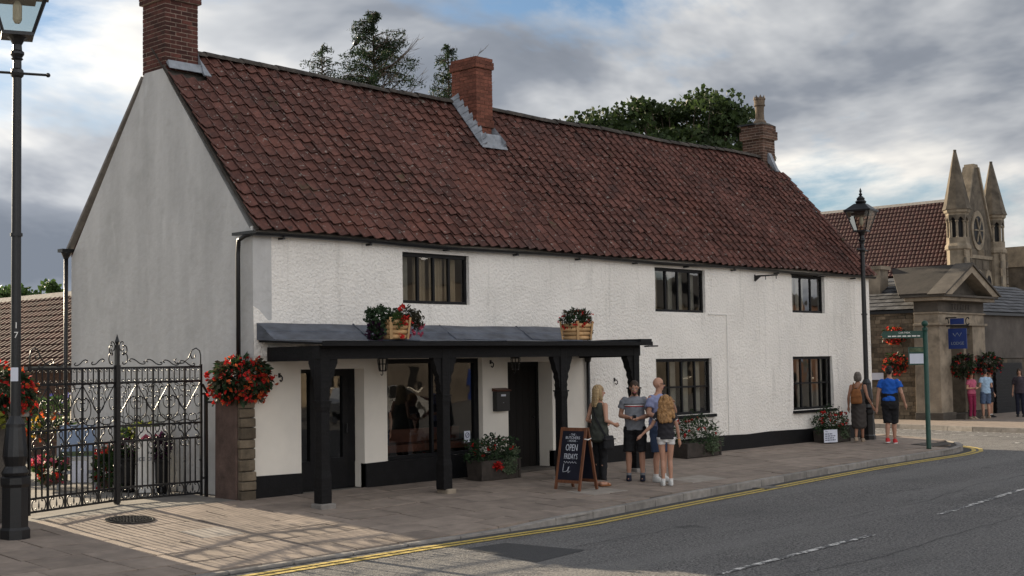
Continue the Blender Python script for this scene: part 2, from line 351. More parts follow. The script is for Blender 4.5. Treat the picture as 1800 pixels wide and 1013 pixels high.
# ================================================================== SETTING: ground, road, pavement
def grid(name, xs, ys, zf, m, parent=None):
    V = [(x, y, zf(x, y)) for y in ys for x in xs]; n = len(xs)
    F = [(j * n + i, j * n + i + 1, (j + 1) * n + i + 1, (j + 1) * n + i) for j in range(len(ys) - 1) for i in range(n - 1)]
    mb = MB(); mb.v = V; mb.f = F
    return mb.build(name, m, parent, fix=False)
tag(grid('ground', [-900, 0, 900], [-900, 0, 900], lambda x, y: -0.6, mat('far_ground', (0.06, 0.07, 0.04), 0.95, 0.3, 0.2)), kind='structure')
xs = sorted(set([-200, -100, -60, -40, -25] + list(range(-16, 46)) + [60, 90, 140, 200]))
road = tag(grid('road', xs, [-200, -100, -60, -40, -25, -12, -6, 0, 6, 12, 25, 60, 100, 200], zr, 'asphalt'), kind='structure')

# pavement bed that follows the kerb, and the yard behind the gate
def strip(name, pts_a, pts_b, zf, m, parent=None, dz=0.0):
    mb = MB()
    for i in range(len(pts_a) - 1):
        a, b, c, d = pts_a[i], pts_a[i + 1], pts_b[i + 1], pts_b[i]
        mb.quad(*[(p[0], p[1], zf(*p) + dz) for p in (a, b, c, d)])
    return mb.build(name, m, parent)
xs = [-14 + i * 0.5 for i in range(68)] + [19.6]
bedm = MB()
for i in range(len(xs) - 1):
    x0, x1 = xs[i], xs[i + 1]
    ny = 5
    for j in range(ny):
        def P(x, t):
            y = ky(x) * t; return (x, y, zp(x, y) - 0.030)
        bedm.quad(P(x0, (j + 1) / ny), P(x1, (j + 1) / ny), P(x1, j / ny), P(x0, j / ny))
pavement = tag(bedm.build('pavement', 'joint'), kind='structure')
yardm = mat('yard_concrete', (0.20, 0.185, 0.165), 0.92, 0.25, 2.5, 0.3, 40); MT['yard'] = yardm
tag(MB().box(-30, 19.25, 0.0, 60, -0.5, -0.012).build('yard', 'yard'), kind='structure')
tag(MB().box(19.25, 20.0, 0.0, 30, -0.5, -0.006).build('side_pavement', 'slab'), kind='structure')
# concrete threshold under the gate
tag(MB().hexa([(-3.9, 0.003, -0.3), (-0.32, 0.003, -0.3), (-0.32, 1.6, -0.3), (-3.9, 1.6, -0.3)],
              [(-3.9, 0.003, -0.004), (-0.32, 0.003, 0.0), (-0.32, 1.6, 0.02), (-3.9, 1.6, 0.02)]).build('gateway_threshold', 'yard'), kind='structure')

# paving slabs: rows along the street, trimmed at the kerb line
rowh, r = [0.62, 0.58, 0.66, 0.6, 0.62, 0.6, 0.66, 0.6, 0.6], 0
ytop = -0.004; slabs = 0; GAP = 0.017
light = mat('pale_slab', (0.33, 0.29, 0.25), 0.85, 0.18, 3.2, 0.3, 60); MT['slab_l'] = light
for r in range(9):
    y1 = ytop - sum(rowh[:r]); y0 = y1 - rowh[r]
    x = -13.0 + random.uniform(0, 0.6)
    while x < 19.3:
        w = random.choice([0.62, 0.76, 0.9, 0.9, 0.9, 0.7]); far = x > 7 or x < -6
        if far: w *= 1.7
        xa, xb = x + GAP / 2, min(x + w, 19.62) - GAP / 2
        x += w
        lim_a, lim_b = ky(xa) + 0.135, ky(xb) + 0.135
        ya, yb = max(y0 + GAP / 2, lim_a), max(y0 + GAP / 2, lim_b); yt = y1 - GAP / 2
        if y1 - max(ya, yb) < 0.06: continue
        dz = random.uniform(-0.004, 0.004); tl = random.uniform(-0.005, 0.005)
        c = [(xa, ya), (xb, yb), (xb, yt), (xa, yt)]
        zs = [zp(*p) + dz + (tl if i in (0, 1) else -tl) for i, p in enumerate(c)]
        pale = (abs(xa - 9.3) < 0.6 and r == 3) or (abs(xa - 7.1) < 0.5 and r == 4) or random.random() < 0.02
        MB().hexa([(p[0], p[1], z - 0.05) for p, z in zip(c, zs)], [(p[0], p[1], z) for p, z in zip(c, zs)]).build('paving_slab', 'slab_l' if pale else 'slab', pavement, fix=False)
        slabs += 1

# kerb stones
kerb = empty('kerb', kind='structure')
def resample(pts, step):
    P = [Vector((p[0], p[1])) for p in pts]; out_ = [P[0]]; rem = step
    for a, b in zip(P[:-1], P[1:]):
        d = (b - a).length; t = 0.0
        while d - t >= rem:
            t += rem; out_.append(a + (b - a) * (t / d)); rem = step
        rem -= d - t
    return out_
kr = resample(KP[1:17], 0.92)
def ktop(x, y):
    t = zp(x, min(y, -0.02)); lo = zr(x) + 0.035
    if x < 2.2: return lo + (t - lo) * smooth01((x - 0.4) / 1.8) if t > lo else lo
    return t
for a, b in zip(kr[:-1], kr[1:]):
    d = (b - a).normalized(); n = Vector((-d.y, d.x)); g = d * 0.006
    a2, b2 = a + g, b - g
    za, zb = ktop(a.x, a.y), ktop(b.x, b.y); j = random.uniform(-0.003, 0.003)
    bot = [(a2.x, a2.y, -0.5), (b2.x, b2.y, -0.5), (b2.x + n.x * .13, b2.y + n.y * .13, -0.5), (a2.x + n.x * .13, a2.y + n.y * .13, -0.5)]
    top = [(q[0], q[1], z + j) for q, z in zip(bot, (za, zb, zb, za))]
    MB().hexa(bot, top).build('kerb_stone', 'kerb', kerb, bevel=0.014)

MT['asphalt_p'] = mat('old_asphalt_patch', (0.105, 0.102, 0.10), 0.95, 0.4, 40, 0.8, 70, bdist=0.015)
add_specks(MT['asphalt_p'], (0.24, 0.23, 0.22), 40, 0.64, 0.7, 0.05)
# painted lines -------------------------------------------------------
def line(name, pts, w, m, parent, dz=0.005, breaks=None):
    mb = MB(); P = [Vector((p[0], p[1])) for p in pts]; L = []; R = []
    for i, p in enumerate(P):
        t = (P[min(i + 1, len(P) - 1)] - P[max(0, i - 1)]).normalized(); n = Vector((-t.y, t.x)) * (w / 2)
        L.append(p + n); R.append(p - n)
    for i in range(len(P) - 1):
        mb.quad(*[(q.x, q.y, zr(q.x, q.y) + dz) for q in (R[i], R[i + 1], L[i + 1], L[i])])
    return mb.build(name, m, parent, fix=False)
def offset(pts, d):
    P = [Vector((p[0], p[1])) for p in pts]; o = []
    for i, p in enumerate(P):
        t = (P[min(i + 1, len(P) - 1)] - P[max(0, i - 1)]).normalized(); n = Vector((t.y, -t.x)); o.append(p + n * d)
    return o
YK = resample(KP[:18], 0.4)
line('gutter_channel', offset(YK, 0.09), 0.18, 'asphalt_dark', road, 0.003)
line('yellow_line', offset(YK, 0.24), 0.10, 'yellow', road, 0.008)
line('yellow_line', offset(YK, 0.40), 0.10, 'yellow', road, 0.008)
for (a, b) in (((-0.2, -8.64), (3.65, -8.37)), ((6.2, -8.05), (10.4, -7.56)), ((13.0, -7.25), (17.0, -6.8)), ((-6.9, -9.05), (-3.0, -8.85))):
    n = 12; line('centre_dash', [(a[0] + (b[0] - a[0]) * i / n, a[1] + (b[1] - a[1]) * i / n) for i in range(n + 1)], 0.09, 'white_p', road, 0.008)
# dark patch, seams and stains in the carriageway
for seed_, x0, y0, L in ((1, -2.0, -9.4, 13.0), (2, 4.0, -7.2, 9.0), (3, 0.5, -6.0, 3.0)):
    R_ = random.Random(seed_); pts = [(x0, y0)]
    while pts[-1][0] < x0 + L: pts.append((pts[-1][0] + R_.uniform(.12, .3), pts[-1][1] + R_.uniform(-.05, .075)))
    line('tarmac_crack', pts, .010, 'asphalt_dark', road, .006)
gd = empty('drain_grate', (8.3, ky(8.3) - .20, zr(8.3) + .006), -.09, 'iron gully grate in the road beside the kerb', 'drain'); MB().box(-.24, .24, -.17, .17, -.01, .004).build('frame', 'iron', gd)
for i in range(7): MB().box(-.20 + i * .062, -.17 + i * .062, -.14, .14, .004, .010).build('bar', 'kerb', gd)
MB().quad((-0.75, -6.5, zr(0) + .004), (0.35, -6.3, zr(0) + .004), (0.25, -5.05, zr(0) + .004), (-0.45, -5.02, zr(0) + .004)).build('dark_road_patch', 'asphalt_dark', road, fix=False)  # flat quad darker than the road around it
# side-road mouth markings
line('give_way_line', [(25.5, 4.2), (24.2, -1.8), (23.6, -4.0)], 0.1, 'white_p', road, 0.008)
line('edge_line', [(27.0, 5.5), (26.2, 1.0), (25.3, -3.0)], 0.1, 'white_p', road, 0.008)
for i in range(5):
    line('junction_dash', [(21.6 + i * 0.75, -2.6 - i * 0.12), (22.05 + i * 0.75, -2.67 - i * 0.12)], 0.12, 'white_p', road, 0.008)
line('yellow_box_mark', [(22.6, -3.25), (25.6, -3.6)], 0.16, 'yellow', road, 0.008)
# far pavement in front of the stone lodge
FK = [(27.4, 30), (27.4, 6.0), (27.2, 3.0), (26.6, 0.6), (26.4, -1.2), (27.2, -2.4), (29, -3.2), (36, -4.0), (60, -5)]
fp = MB()
top = [(x, y, -0.13) for x, y in FK] + [(60, 30, -0.13)]
fp.add(top, [tuple(range(len(top)))])
for i in range(len(FK) - 1):
    a, b = FK[i], FK[i + 1]; fp.quad((a[0], a[1], -0.13), (b[0], b[1], -0.13), (b[0], b[1], -0.5), (a[0], a[1], -0.5))
tag(fp.build('far_pavement', 'slab'), kind='structure')
fk = empty('far_kerb', kind='structure')
fr = resample(FK, 0.92)
for a, b in zip(fr[20:62], fr[21:63]):
    d = (b - a).normalized(); n = Vector((d.y, -d.x)) * 0.13; g = d * .006; a2, b2 = a + g, b - g
    bot = [(a2.x, a2.y, -.5), (a2.x + n.x, a2.y + n.y, -.5), (b2.x + n.x, b2.y + n.y, -.5), (b2.x, b2.y, -.5)]
    MB().hexa(bot, [(q[0], q[1], -0.12) for q in bot]).build('kerb_stone', 'kerb', fk)
# manhole covers
def manhole(x, y, r, label, square=False):
    e = empty('manhole_cover', (x, y, zp(x, y) + 0.004), 0, label, 'manhole cover'); e.rotation_euler[0] = math.atan(0.06)
    if square:
        MB().box(-r, r, -r * .7, r * .7, 0, .006).build('frame', 'iron', e); MB().box(-r * .9, r * .9, -r * .6, r * .6, .006, .011).build('lid', 'stone_d', e)
        return
    MB().lathe([(r, 0), (r, .012), (r * .9, .012), (r * .9, .004)], seg=32).build('frame', 'iron', e)
    MB().lathe([(r * .88, 0), (r * .88, .010)], seg=32).build('lid', 'iron', e)
    for k in range(7):
        for q in range(max(1, k * 6)):
            a = 2 * PI * q / max(1, k * 6); MB().box(-.016, .016, -.016, .016, .0105, .018).build('stud', 'iron', e, loc=(k * r * .13 * math.cos(a), k * r * .13 * math.sin(a), 0))
manhole(-2.52, -0.68, 0.33, 'round studded iron manhole cover in the sunlit paving before the gate')
manhole(17.9, -2.2, 0.42, 'rectangular inspection cover in the pavement by the green fingerpost', True)
# ================================================================== THE WHITE COTTAGE
L_, W_, HE, HR = 19.22, 5.58, 4.05, 7.47
house = empty('cottage', (0, 0, 0), 0, 'long white rendered cottage with red pantile roof and three chimneys', 'house')
def noise2(x, z): return 0.012 * (math.sin(x * 1.7 + 1.1) * math.sin(z * 2.1 + .4) + 0.5 * math.sin(x * 3.9) * math.sin(z * 4.3 + 2))
def wall_sheet(name, x0, x1, z0, z1, holes, m, depth, y=0.0, step=0.3, wob=True):
    xc = sorted(set([x0, x1] + [h[i] for h in holes for i in (0, 1)])); zc_ = sorted(set([z0, z1] + [h[i] for h in holes for i in (2, 3)]))
    def sub(c):
        o = []
        for a, b in zip(c[:-1], c[1:]):
            n = max(1, int((b - a) / step + .5)); o += [a + (b - a) * i / n for i in range(n)]
        return o + [c[-1]]
    xs, zs = sub(xc), sub(zc_); mb = MB(); idx = {}
    def vid(i, j):
        if (i, j) not in idx:
            idx[(i, j)] = len(mb.v); mb.v.append((xs[i], y + (noise2(xs[i], zs[j]) if wob else 0), zs[j]))
        return idx[(i, j)]
    def inside(x, z): return any(h[0] < x < h[1] and h[2] < z < h[3] for h in holes)
    for i in range(len(xs) - 1):
        for j in range(len(zs) - 1):
            if not inside((xs[i] + xs[i + 1]) / 2, (zs[j] + zs[j + 1]) / 2):
                mb.f.append((vid(i, j), vid(i + 1, j), vid(i + 1, j + 1), vid(i, j + 1)))
    for h in holes:
        a, b, c, d, dp = h[0], h[1], h[2], h[3], (h[4] if len(h) > 4 else depth)
        def P(x, z): return (x, y + (noise2(x, z) if wob else 0), z)
        def Q(x, z): return (x, y + dp, z)
        for (p, q) in (((a, c), (a, d)), ((a, d), (b, d)), ((b, d), (b, c)), ((b, c), (a, c))):
            if p[1] == q[1] == c and c <= 0.01: continue
            mb.quad(P(*p), Q(*p), Q(*q), P(*q))
    return mb.build(name, m, house, fix=False)
HOLES_U = [(3.08, 4.68, 3.05, 3.93), (10.14, 11.95, 3.03, 3.96), (15.50, 16.98, 3.10, 4.0), (10.12, 12.12, 0.84, 2.04), (15.44, 17.28, 0.78, 2.05)]
PZ = 2.16
HOLES_P = [(0.90, 2.20, 0.0, 1.95, 0.28), (2.70, 4.98, 0.40, 2.10, 0.16), (5.64, 6.86, 0.0, 2.02, 0.40)]
def oval(h): return h
wall_sheet('front_wall', 7.92, L_, 0.0, HE, [h for h in HOLES_U if h[0] > 7.92], 'render', 0.13)
wall_sheet('upper_wall', 0.0, 7.92, PZ, HE, [HOLES_U[0]], 'render', 0.13)
wall_sheet('shopfront_wall', 0.0, 7.92, 0.0, PZ, HOLES_P, 'smooth', 0.16, wob=False)
# gable walls (thick prism) and back wall
def gable(name, x0, x1, m):
    n = 22; pts = [(0, 0), (0, HE)] + [(W_ / 2 * i / 6, HE + (HR - .12 - HE) * i / 6) for i in range(1, 6)] + [(W_ / 2 - .3, HR - .42), (W_ / 2 + .3, HR - .42)] + [(W_ - W_ / 2 * i / 6, HE + (HR - .12 - HE) * i / 6) for i in range(5, 0, -1)] + [(W_, HE), (W_, 0)]
    return MB().prism(pts, x0, x1, 'x').build(name, m, house)
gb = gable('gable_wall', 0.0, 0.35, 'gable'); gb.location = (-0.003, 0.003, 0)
gable('gable_wall', L_ - 0.35, L_, 'render').location = (0.003, 0.003, 0)
MB().box(0.35, L_ - .35, W_ - 0.3, W_, 0, HE).build('back_wall', 'render', house)
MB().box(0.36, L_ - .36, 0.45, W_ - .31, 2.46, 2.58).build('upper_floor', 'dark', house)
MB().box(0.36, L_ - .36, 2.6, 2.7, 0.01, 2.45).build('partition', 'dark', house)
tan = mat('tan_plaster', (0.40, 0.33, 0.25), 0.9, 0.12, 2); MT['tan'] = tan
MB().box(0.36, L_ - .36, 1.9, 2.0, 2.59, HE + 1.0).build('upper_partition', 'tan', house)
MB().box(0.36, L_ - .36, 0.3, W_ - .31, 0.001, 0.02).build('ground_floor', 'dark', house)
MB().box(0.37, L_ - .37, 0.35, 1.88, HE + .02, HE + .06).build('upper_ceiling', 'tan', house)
# black tarred plinth, broken at the doors
def plinth(x0, x1, z1, y=-0.03):
    n = max(1, int((x1 - x0) / .8)); mb = MB(); top = []; 
    for i in range(n):
        a, b = x0 + (x1 - x0) * i / n, x0 + (x1 - x0) * (i + 1) / n
        za, zb = z1 + .012 * math.sin(a * 5), z1 + .012 * math.sin(b * 5)
        mb.hexa([(a, y, -.15), (b, y, -.15), (b, .1, -.15), (a, .1, -.15)], [(a, y, za), (b, y, zb), (b, .1, zb), (a, .1, za)])
    return mb.build('plinth', 'black', house)
plinth(-0.01, 0.90, 0.335); plinth(2.2, 5.64, 0.40, -0.035); plinth(6.86, L_ + .01, 0.33)
MB().box(L_ - .02, L_ + .03, -.03, 4, -.15, .33).build('plinth', 'black', house, loc=(0.004, 0, 0))

# windows -------------------------------------------------------------
def window(h, cols, rows, y=0.10, sill=True, fw=0.055, mull=0.045, curtain=None, lintel=False, blinds=False):
    a, b, c, d = h[:4]; e = bpy.data.objects.new('window', None); COL.objects.link(e); e.parent = house
    e.location = ((a + b) / 2, y, c); cx = (a + b) / 2
    w2, hgt = (b - a) / 2, d - c
    f = MB(); f.box(-w2, w2, -.03, .04, 0, fw); f.box(-w2, w2, -.03, .04, hgt - fw * 1.2, hgt); f.box(-w2, -w2 + fw, -.028, .038, fw, hgt - fw * 1.2); f.box(w2 - fw * .9, w2, -.028, .038, fw, hgt - fw * 1.2)
    f.build('frame', 'black', e)
    iw, ih = 2 * w2 - 1.9 * fw, hgt - 2.2 * fw
    for i in range(1, cols):
        x = -w2 + fw + iw * i / cols; MB().box(x - mull / 2, x + mull / 2, -.022, .03, fw, hgt - fw * 1.2).build('mullion', 'black', e)
    for j in range(1, rows):
        z = fw + ih * j / rows; MB().box(-w2 + fw, w2 - fw * .9, -.016, .026, z - mull * .42, z + mull * .42).build('glazing_bar', 'black', e)
    for i in range(cols):
        for j in range(rows):
            x0, x1 = -w2 + fw + iw * i / cols, -w2 + fw + iw * (i + 1) / cols; z0, z1 = fw + ih * j / rows, fw + ih * (j + 1) / rows
            p = MB().quad((x0, 0, z0), (x1, 0, z0), (x1, 0, z1), (x0, 0, z1)).build('pane', 'glass', e, fix=False)
            p.rotation_euler = (random.uniform(-.004, .004), 0, random.uniform(-.006, .006))
    if sill:
        MB().box(-w2 - .03, w2 + .06, -.17, -.032, -.075, -.012).build('sill', 'black', e)
    if curtain:
        for s in curtain:       # folded curtain: x0,x1 fractions
            mb = MB(); n = 24; x0, x1 = -w2 + fw + iw * s[0], -w2 + fw + iw * s[1]
            for k in range(n):
                q = lambda t: (x0 + (x1 - x0) * t, .16 + .022 * math.sin(t * 26 + s[0] * 9))
                (xa, ya), (xb, yb) = q(k / n), q((k + 1) / n); mb.quad((xa, ya, .03), (xb, yb, .03), (xb, yb, hgt), (xa, ya, hgt))
            mb.build('curtain', s[2] if len(s) > 2 else 'curtain', e, smooth=True)
    return e
MT['curtain'] = mat('cream_curtain', (0.55, 0.52, 0.45), 0.9, 0.12, 6)
MT['blind'] = mat('tan_blind', (0.46, 0.37, 0.26), 0.9, 0.1, 3)
window(HOLES_U[0], 4, 1, sill=False, curtain=[(.10, .19, 'curtain'), (.28, .47, 'blind'), (.52, .74, 'blind'), (.80, .97, 'blind')])
window(HOLES_U[1], 4, 1, sill=False, curtain=[(.03, .2, 'tan'), (.42, .5, 'curtain'), (.64, .72, 'curtain'), (.90, .97, 'curtain')])
window(HOLES_U[2], 3, 1, sill=False, curtain=[(.05, .3, 'curtain'), (.36, .6, 'curtain')])
window(HOLES_U[3], 4, 2, curtain=[(.08, .16, 'curtain'), (.40, .49, 'curtain'), (.64, .73, 'curtain'), (.86, .97, 'curtain')])
window(HOLES_U[4], 4, 2, curtain=[(.04, .14, 'curtain'), (.30, .42, 'curtain'), (.62, .70, 'curtain'), (.84, .97, 'curtain')])
MB().box(15.46, 17.02, -.035, .05, 4.0, 4.06).build('lintel', 'black', house)

# shop window
sw = bpy.data.objects.new('shop_window', None); COL.objects.link(sw); sw.parent = house; sw.location = (3.84, 0.15, 0.40)
f = MB(); f.box(-1.14, 1.14, -.04, .04, 0, .06); f.box(-1.14, -1.07, -.04, .04, .06, 1.7); f.box(1.03, 1.14, -.04, .04, .06, 1.7); f.box(-1.07, 1.03, -.04, .04, 1.62, 1.7)
f.build('frame', 'black', sw)
MB().box(-.02, .03, -.035, .035, .06, 1.62).build('mullion', 'black', sw)
MB().quad((-1.07, 0, .06), (-.02, 0, .06), (-.02, 0, 1.62), (-1.07, 0, 1.62)).build('pane', 'glassr', sw, fix=False)
MB().quad((.03, 0, .06), (1.03, 0, .06), (1.03, 0, 1.62), (.03, 0, 1.62)).build('pane', 'glassr', sw, fix=False)
MB().box(-1.14, 1.16, -.19, -.05, -.03, .0).build('sill', 'black', sw)
st = MB().box(.80, .95, -.006, -.003, .20, .40).build('no_smoking_sticker', 'paper', sw)
ring = MB(); pts = [(.875 + .045 * math.cos(t * PI / 8), -.009, .325 + .045 * math.sin(t * PI / 8)) for t in range(17)]; ring.tube(pts, .006, 4); ring.bar((.845, -.009, .295), (.905, -.009, .355), .008, .006)
ring.build('sticker_symbol', 'ink', st)
# inside the shop: window bench, back fittings
redwood = mat('red_brown_wood', (0.10, 0.035, 0.02), 0.5, 0.3, 3, 0.1, 20); MT['redwood'] = redwood
MB().box(2.4, 5.2, .32, .80, .50, .62).build('window_bench', 'redwood', house)
MB().box(2.45, 5.15, .80, .83, .63, .86).build('bench_back', 'redwood', house)
# doors
def door(x0, x1, z0, z1, y, parts):
    e = bpy.data.objects.new('door', None); COL.objects.link(e); e.parent = house; e.location = (x0, y, z0); w, h = x1 - x0, z1 - z0
    parts(e, w, h); return e
def d1(e, w, h):
    # left sidelight over a panel, then a glazed door
    MB().box(0, w, -.02, .05, 0, .42).build('panel', 'black', e)
    f = MB(); f.box(0, .06, -.03, .05, .42, h); f.box(.36, .44, -.035, .05, 0.421, h); f.box(.06, .36, -.03, .05, h - .06, h); f.box(.06, .36, -.03, .05, .421, .47); f.build('frame', 'black', e)
    MB().quad((.06, .01, .47), (.36, .01, .47), (.36, .01, h - .06), (.06, .01, h - .06)).build('pane', 'glassr', e, fix=False)
    f = MB(); f.box(.441, .54, -.03, .04, .421, h); f.box(w - .26, w - .14, -.03, .04, .421, h); f.box(.54, w - .26, -.03, .04, h - .12, h); f.box(.54, w - .26, -.03, .04, .421, .50); f.box(w - .139, w, -.03, .05, .421, h); f.build('door_leaf', 'black', e)
    MB().quad((.54, .01, .50), (w - .26, .01, .50), (w - .26, .01, h - .12), (.54, .01, h - .12)).build('pane', 'glassr', e, fix=False)
    MB().tube([(w - .2, -.06, .9), (w - .2, -.06, 1.05)], .012).build('handle', 'iron', e)
door(0.90, 2.20, 0.0, 1.95, 0.27, d1)
MT['door2'] = mat('recess_shade_door', (0.009, 0.0075, 0.0065), 0.65, 0.3, 5, 0.2, 20, streak=(8, 1, 1), spec=.2)  # near black, puts the shade of the open recess into the planks
def d2(e, w, h):
    f = MB(); f.box(0, .07, -.03, .05, 0, h); f.box(w - .07, w, -.03, .05, 0, h); f.box(.07, w - .07, -.03, .05, h - .08, h); f.build('frame', 'black', e)
    n = 6
    for i in range(n):
        a = .07 + (w - .14) * i / n; MB().box(a + .003, a + (w - .14) / n - .003, -.01, .03, .03, h - .08).build('plank', 'door2', e)
    MB().lathe([(.02, 0), (.028, .015), (.02, .03)], (w - .16, -.04, .95), 10).build('handle', 'iron', e)
door(5.64, 6.86, 0.0, 2.02, 0.38, d2)
MB().box(5.6, 6.9, -.16, .38, -.1, .035).build('door_step', 'stone_d', house)
# gutter and downpipes --------------------------------------------------
g = MB(); seg = 8; n = 30; rs = []
for i in range(n + 1):
    x = -.10 + (L_ + .22) * i / n; z = HE + .02 + .012 * math.sin(i * .7)
    rs.append([(x, -.10 + .058 * math.cos(PI + PI * k / seg), z + .058 * math.sin(PI + PI * k / seg)) for k in range(seg + 1)] + [(x, -.10 + .048 * math.cos(2 * PI - PI * k / seg), z + .048 * math.sin(2 * PI - PI * k / seg)) for k in range(seg + 1)])
g.rings(rs); g.build('gutter', 'iron', house, smooth=False)
for i in range(11):
    x = .5 + i * 1.78; MB().box(x - .02, x + .02, -.13, .02, HE - .065, HE - .035).build('gutter_bracket', 'iron', house)
MB().box(-.03, L_ + .03, -.045, .012, HE - .02, HE + .12).build('fascia', 'white', house, loc=(0, .012, 0))
dp = MB(); dp.tube([(-.06, -.10, HE), (-.10, .06, HE - .03), (-.11, .22, HE - .09), (-.11, .24, HE - .3), (-.11, .24, 1.3)], .036, 8); dp.build('downpipe', 'iron', house, smooth=True)
MB().box(-.14, -.06, -.16, .36, HE - .01, HE + .035).build('gutter_return', 'iron', house)
hp = MB(); hp.lathe([(.04, 0), (.085, .10), (.085, .17), (.07, .17)], (-.08, W_ + .06, HE - .02), 10); hp.tube([(-.08, W_ + .06, HE), (-.08, W_ + .06, 0)], .04, 8); hp.build('downpipe', 'iron', house, smooth=True)
MB().box(-.2, .05, W_ - .03, W_ + .15, HE + .1, HE + .16).build('gutter_return', 'iron', house)
d3 = MB(); d3.tube([(7.86, -.06, 2.05), (7.86, -.06, 0.1)], .038, 8); d3.lathe([(.05, 0), (.075, .09), (.075, .14)], (7.86, -.06, 2.0), 8); d3.build('downpipe', 'iron', house, smooth=True)
MB().tube([(12.02, -.018, 3.0), (12.70, -.018, 3.0), (12.72, -.018, 2.95), (12.70, -.018, .33)], .009, 5).build('cable', 'white', house)
# iron sign arm on the wall
sa = empty('sign_bracket', (13.9, 0, 3.9), 0, 'bare black iron sign bracket fixed high on the white wall', 'bracket')
MB().bar((0, -.04, 0), (0.0, -.62, .0), .025, .03).build('arm', 'iron', sa); MB().prism([(-.02, -.12), (-.02, .02), (-.22, .02)], -.012, .012, 'x').build('gusset', 'iron', sa)
for q in (-.3, -.58): MB().bar((0, q, -.015), (0, q, -.09), .014, .014).build('hook', 'iron', sa)
MB().box(-.02, .02, -.02, .01, -.1, .04).build('back_plate', 'iron', sa)

# roof ------------------------------------------------------------------
EY, EZ = -0.19, 4.10
sl = Vector((0, W_ / 2 - EY, HR - EZ)); SL = sl.length; sv = sl.normalized(); nv = Vector((0, -sv.z, sv.y))
roof = bpy.data.objects.new('roof', None); COL.objects.link(roof); roof.parent = house
XA, XB = -0.06, L_ + 0.06
NC, NR = 77, 17
TW, TG = (XB - XA) / NC, (SL - .04) / NR
def sag(x, s):      # the old roof is not flat
    return 0.035 * math.sin(x * .55 + .8) * math.sin(PI * s / SL) + 0.018 * math.sin(x * 1.3 + s * 1.1) - .05 * math.sin(PI * min(1, max(0, x / L_))) * (s / SL)
def tile_mesh():
    nu = 8; w = TW; ln = TG + .075; mb = MB(); th = .017
    prof = []
    for i in range(nu + 1):
        t = i / nu; prof.append((t * w * 1.04 - w * .02, .027 * math.cos(2 * PI * t) + .026 * (.5 - t)))
    lo = [(u, 0.0, n_ + .034) for u, n_ in prof]; hi = [(u, ln, n_ - .004) for u, n_ in prof]; lip = [(u, 0.004, n_ + .034 - th) for u, n_ in prof]
    mb.v = lo + hi + lip; k = nu + 1
    for i in range(nu):
        mb.f.append((i, i + 1, k + i + 1, k + i)); mb.f.append((2 * k + i, 2 * k + i + 1, i + 1, i))
    # side edge thickness
    o = len(mb.v); mb.v += [(lo[0][0], 0.004, lo[0][2] - th), (hi[0][0], ln, hi[0][2] - th)]
    mb.f.append((o, 0, k, o + 1))
    return mb
tb = tile_mesh(); tme = tb.mesh('roof_tile', 'tile', fix=False)
ch_holes = [(7.02, 7.62, 2.05, 9)]          # chimney two foot (x range, y range)
camp = Vector((-12.186, -16.983, 1.98))
tiles = []
for c in range(NC):
    for r in range(NR):
        x, s = XA + c * TW, r * TG
        P = Vector((x, EY, EZ)) + sv * s + nv * (sag(x, s))
        if 7.0 < x + TW / 2 < 7.56 and P.y > 2.2: continue
        if x < .60 and P.y + .1 > 2.33: continue
        if x > 18.45 and P.y + .1 > 2.5: continue
        a = random.gauss(0, .014); tl = random.gauss(.004, .014)
        R = Matrix((Vector((1, 0, 0)), sv, nv)).transposed()
        R = R @ Matrix.Rotation(a, 3, 'Z') @ Matrix.Rotation(tl, 3, 'X')
        M4 = R.to_4x4(); M4.translation = P + nv * random.uniform(-.004, .005) + sv * (random.gauss(0, .009) - (.05 if random.random() < .008 else 0))
        tiles.append(((P - camp).length, M4))
tiles.sort(key=lambda t: t[0])
for d_, M4 in tiles[:300]: inst('roof_tile', tme, roof, M4)
tv = np.array(tb.v); V = []; F = []; A = []
for d_, M4 in tiles[300:]:
    m = np.array(M4); o = len(V) * len(tv); V.append(tv @ m[:3, :3].T + m[:3, 3]); F += [tuple(i + o for i in f) for f in tb.f]; A += [random.random()] * len(tb.f)
me = bpy.data.meshes.new('roof_tiles'); me.from_pydata(np.concatenate(V).tolist(), [], F); at = me.attributes.new('rnd', 'FLOAT', 'FACE'); at.data.foreach_set('value', A); me.materials.append(MT['tile_s'])
o = inst('roof_tiles', me, roof); o['kind'] = 'stuff'
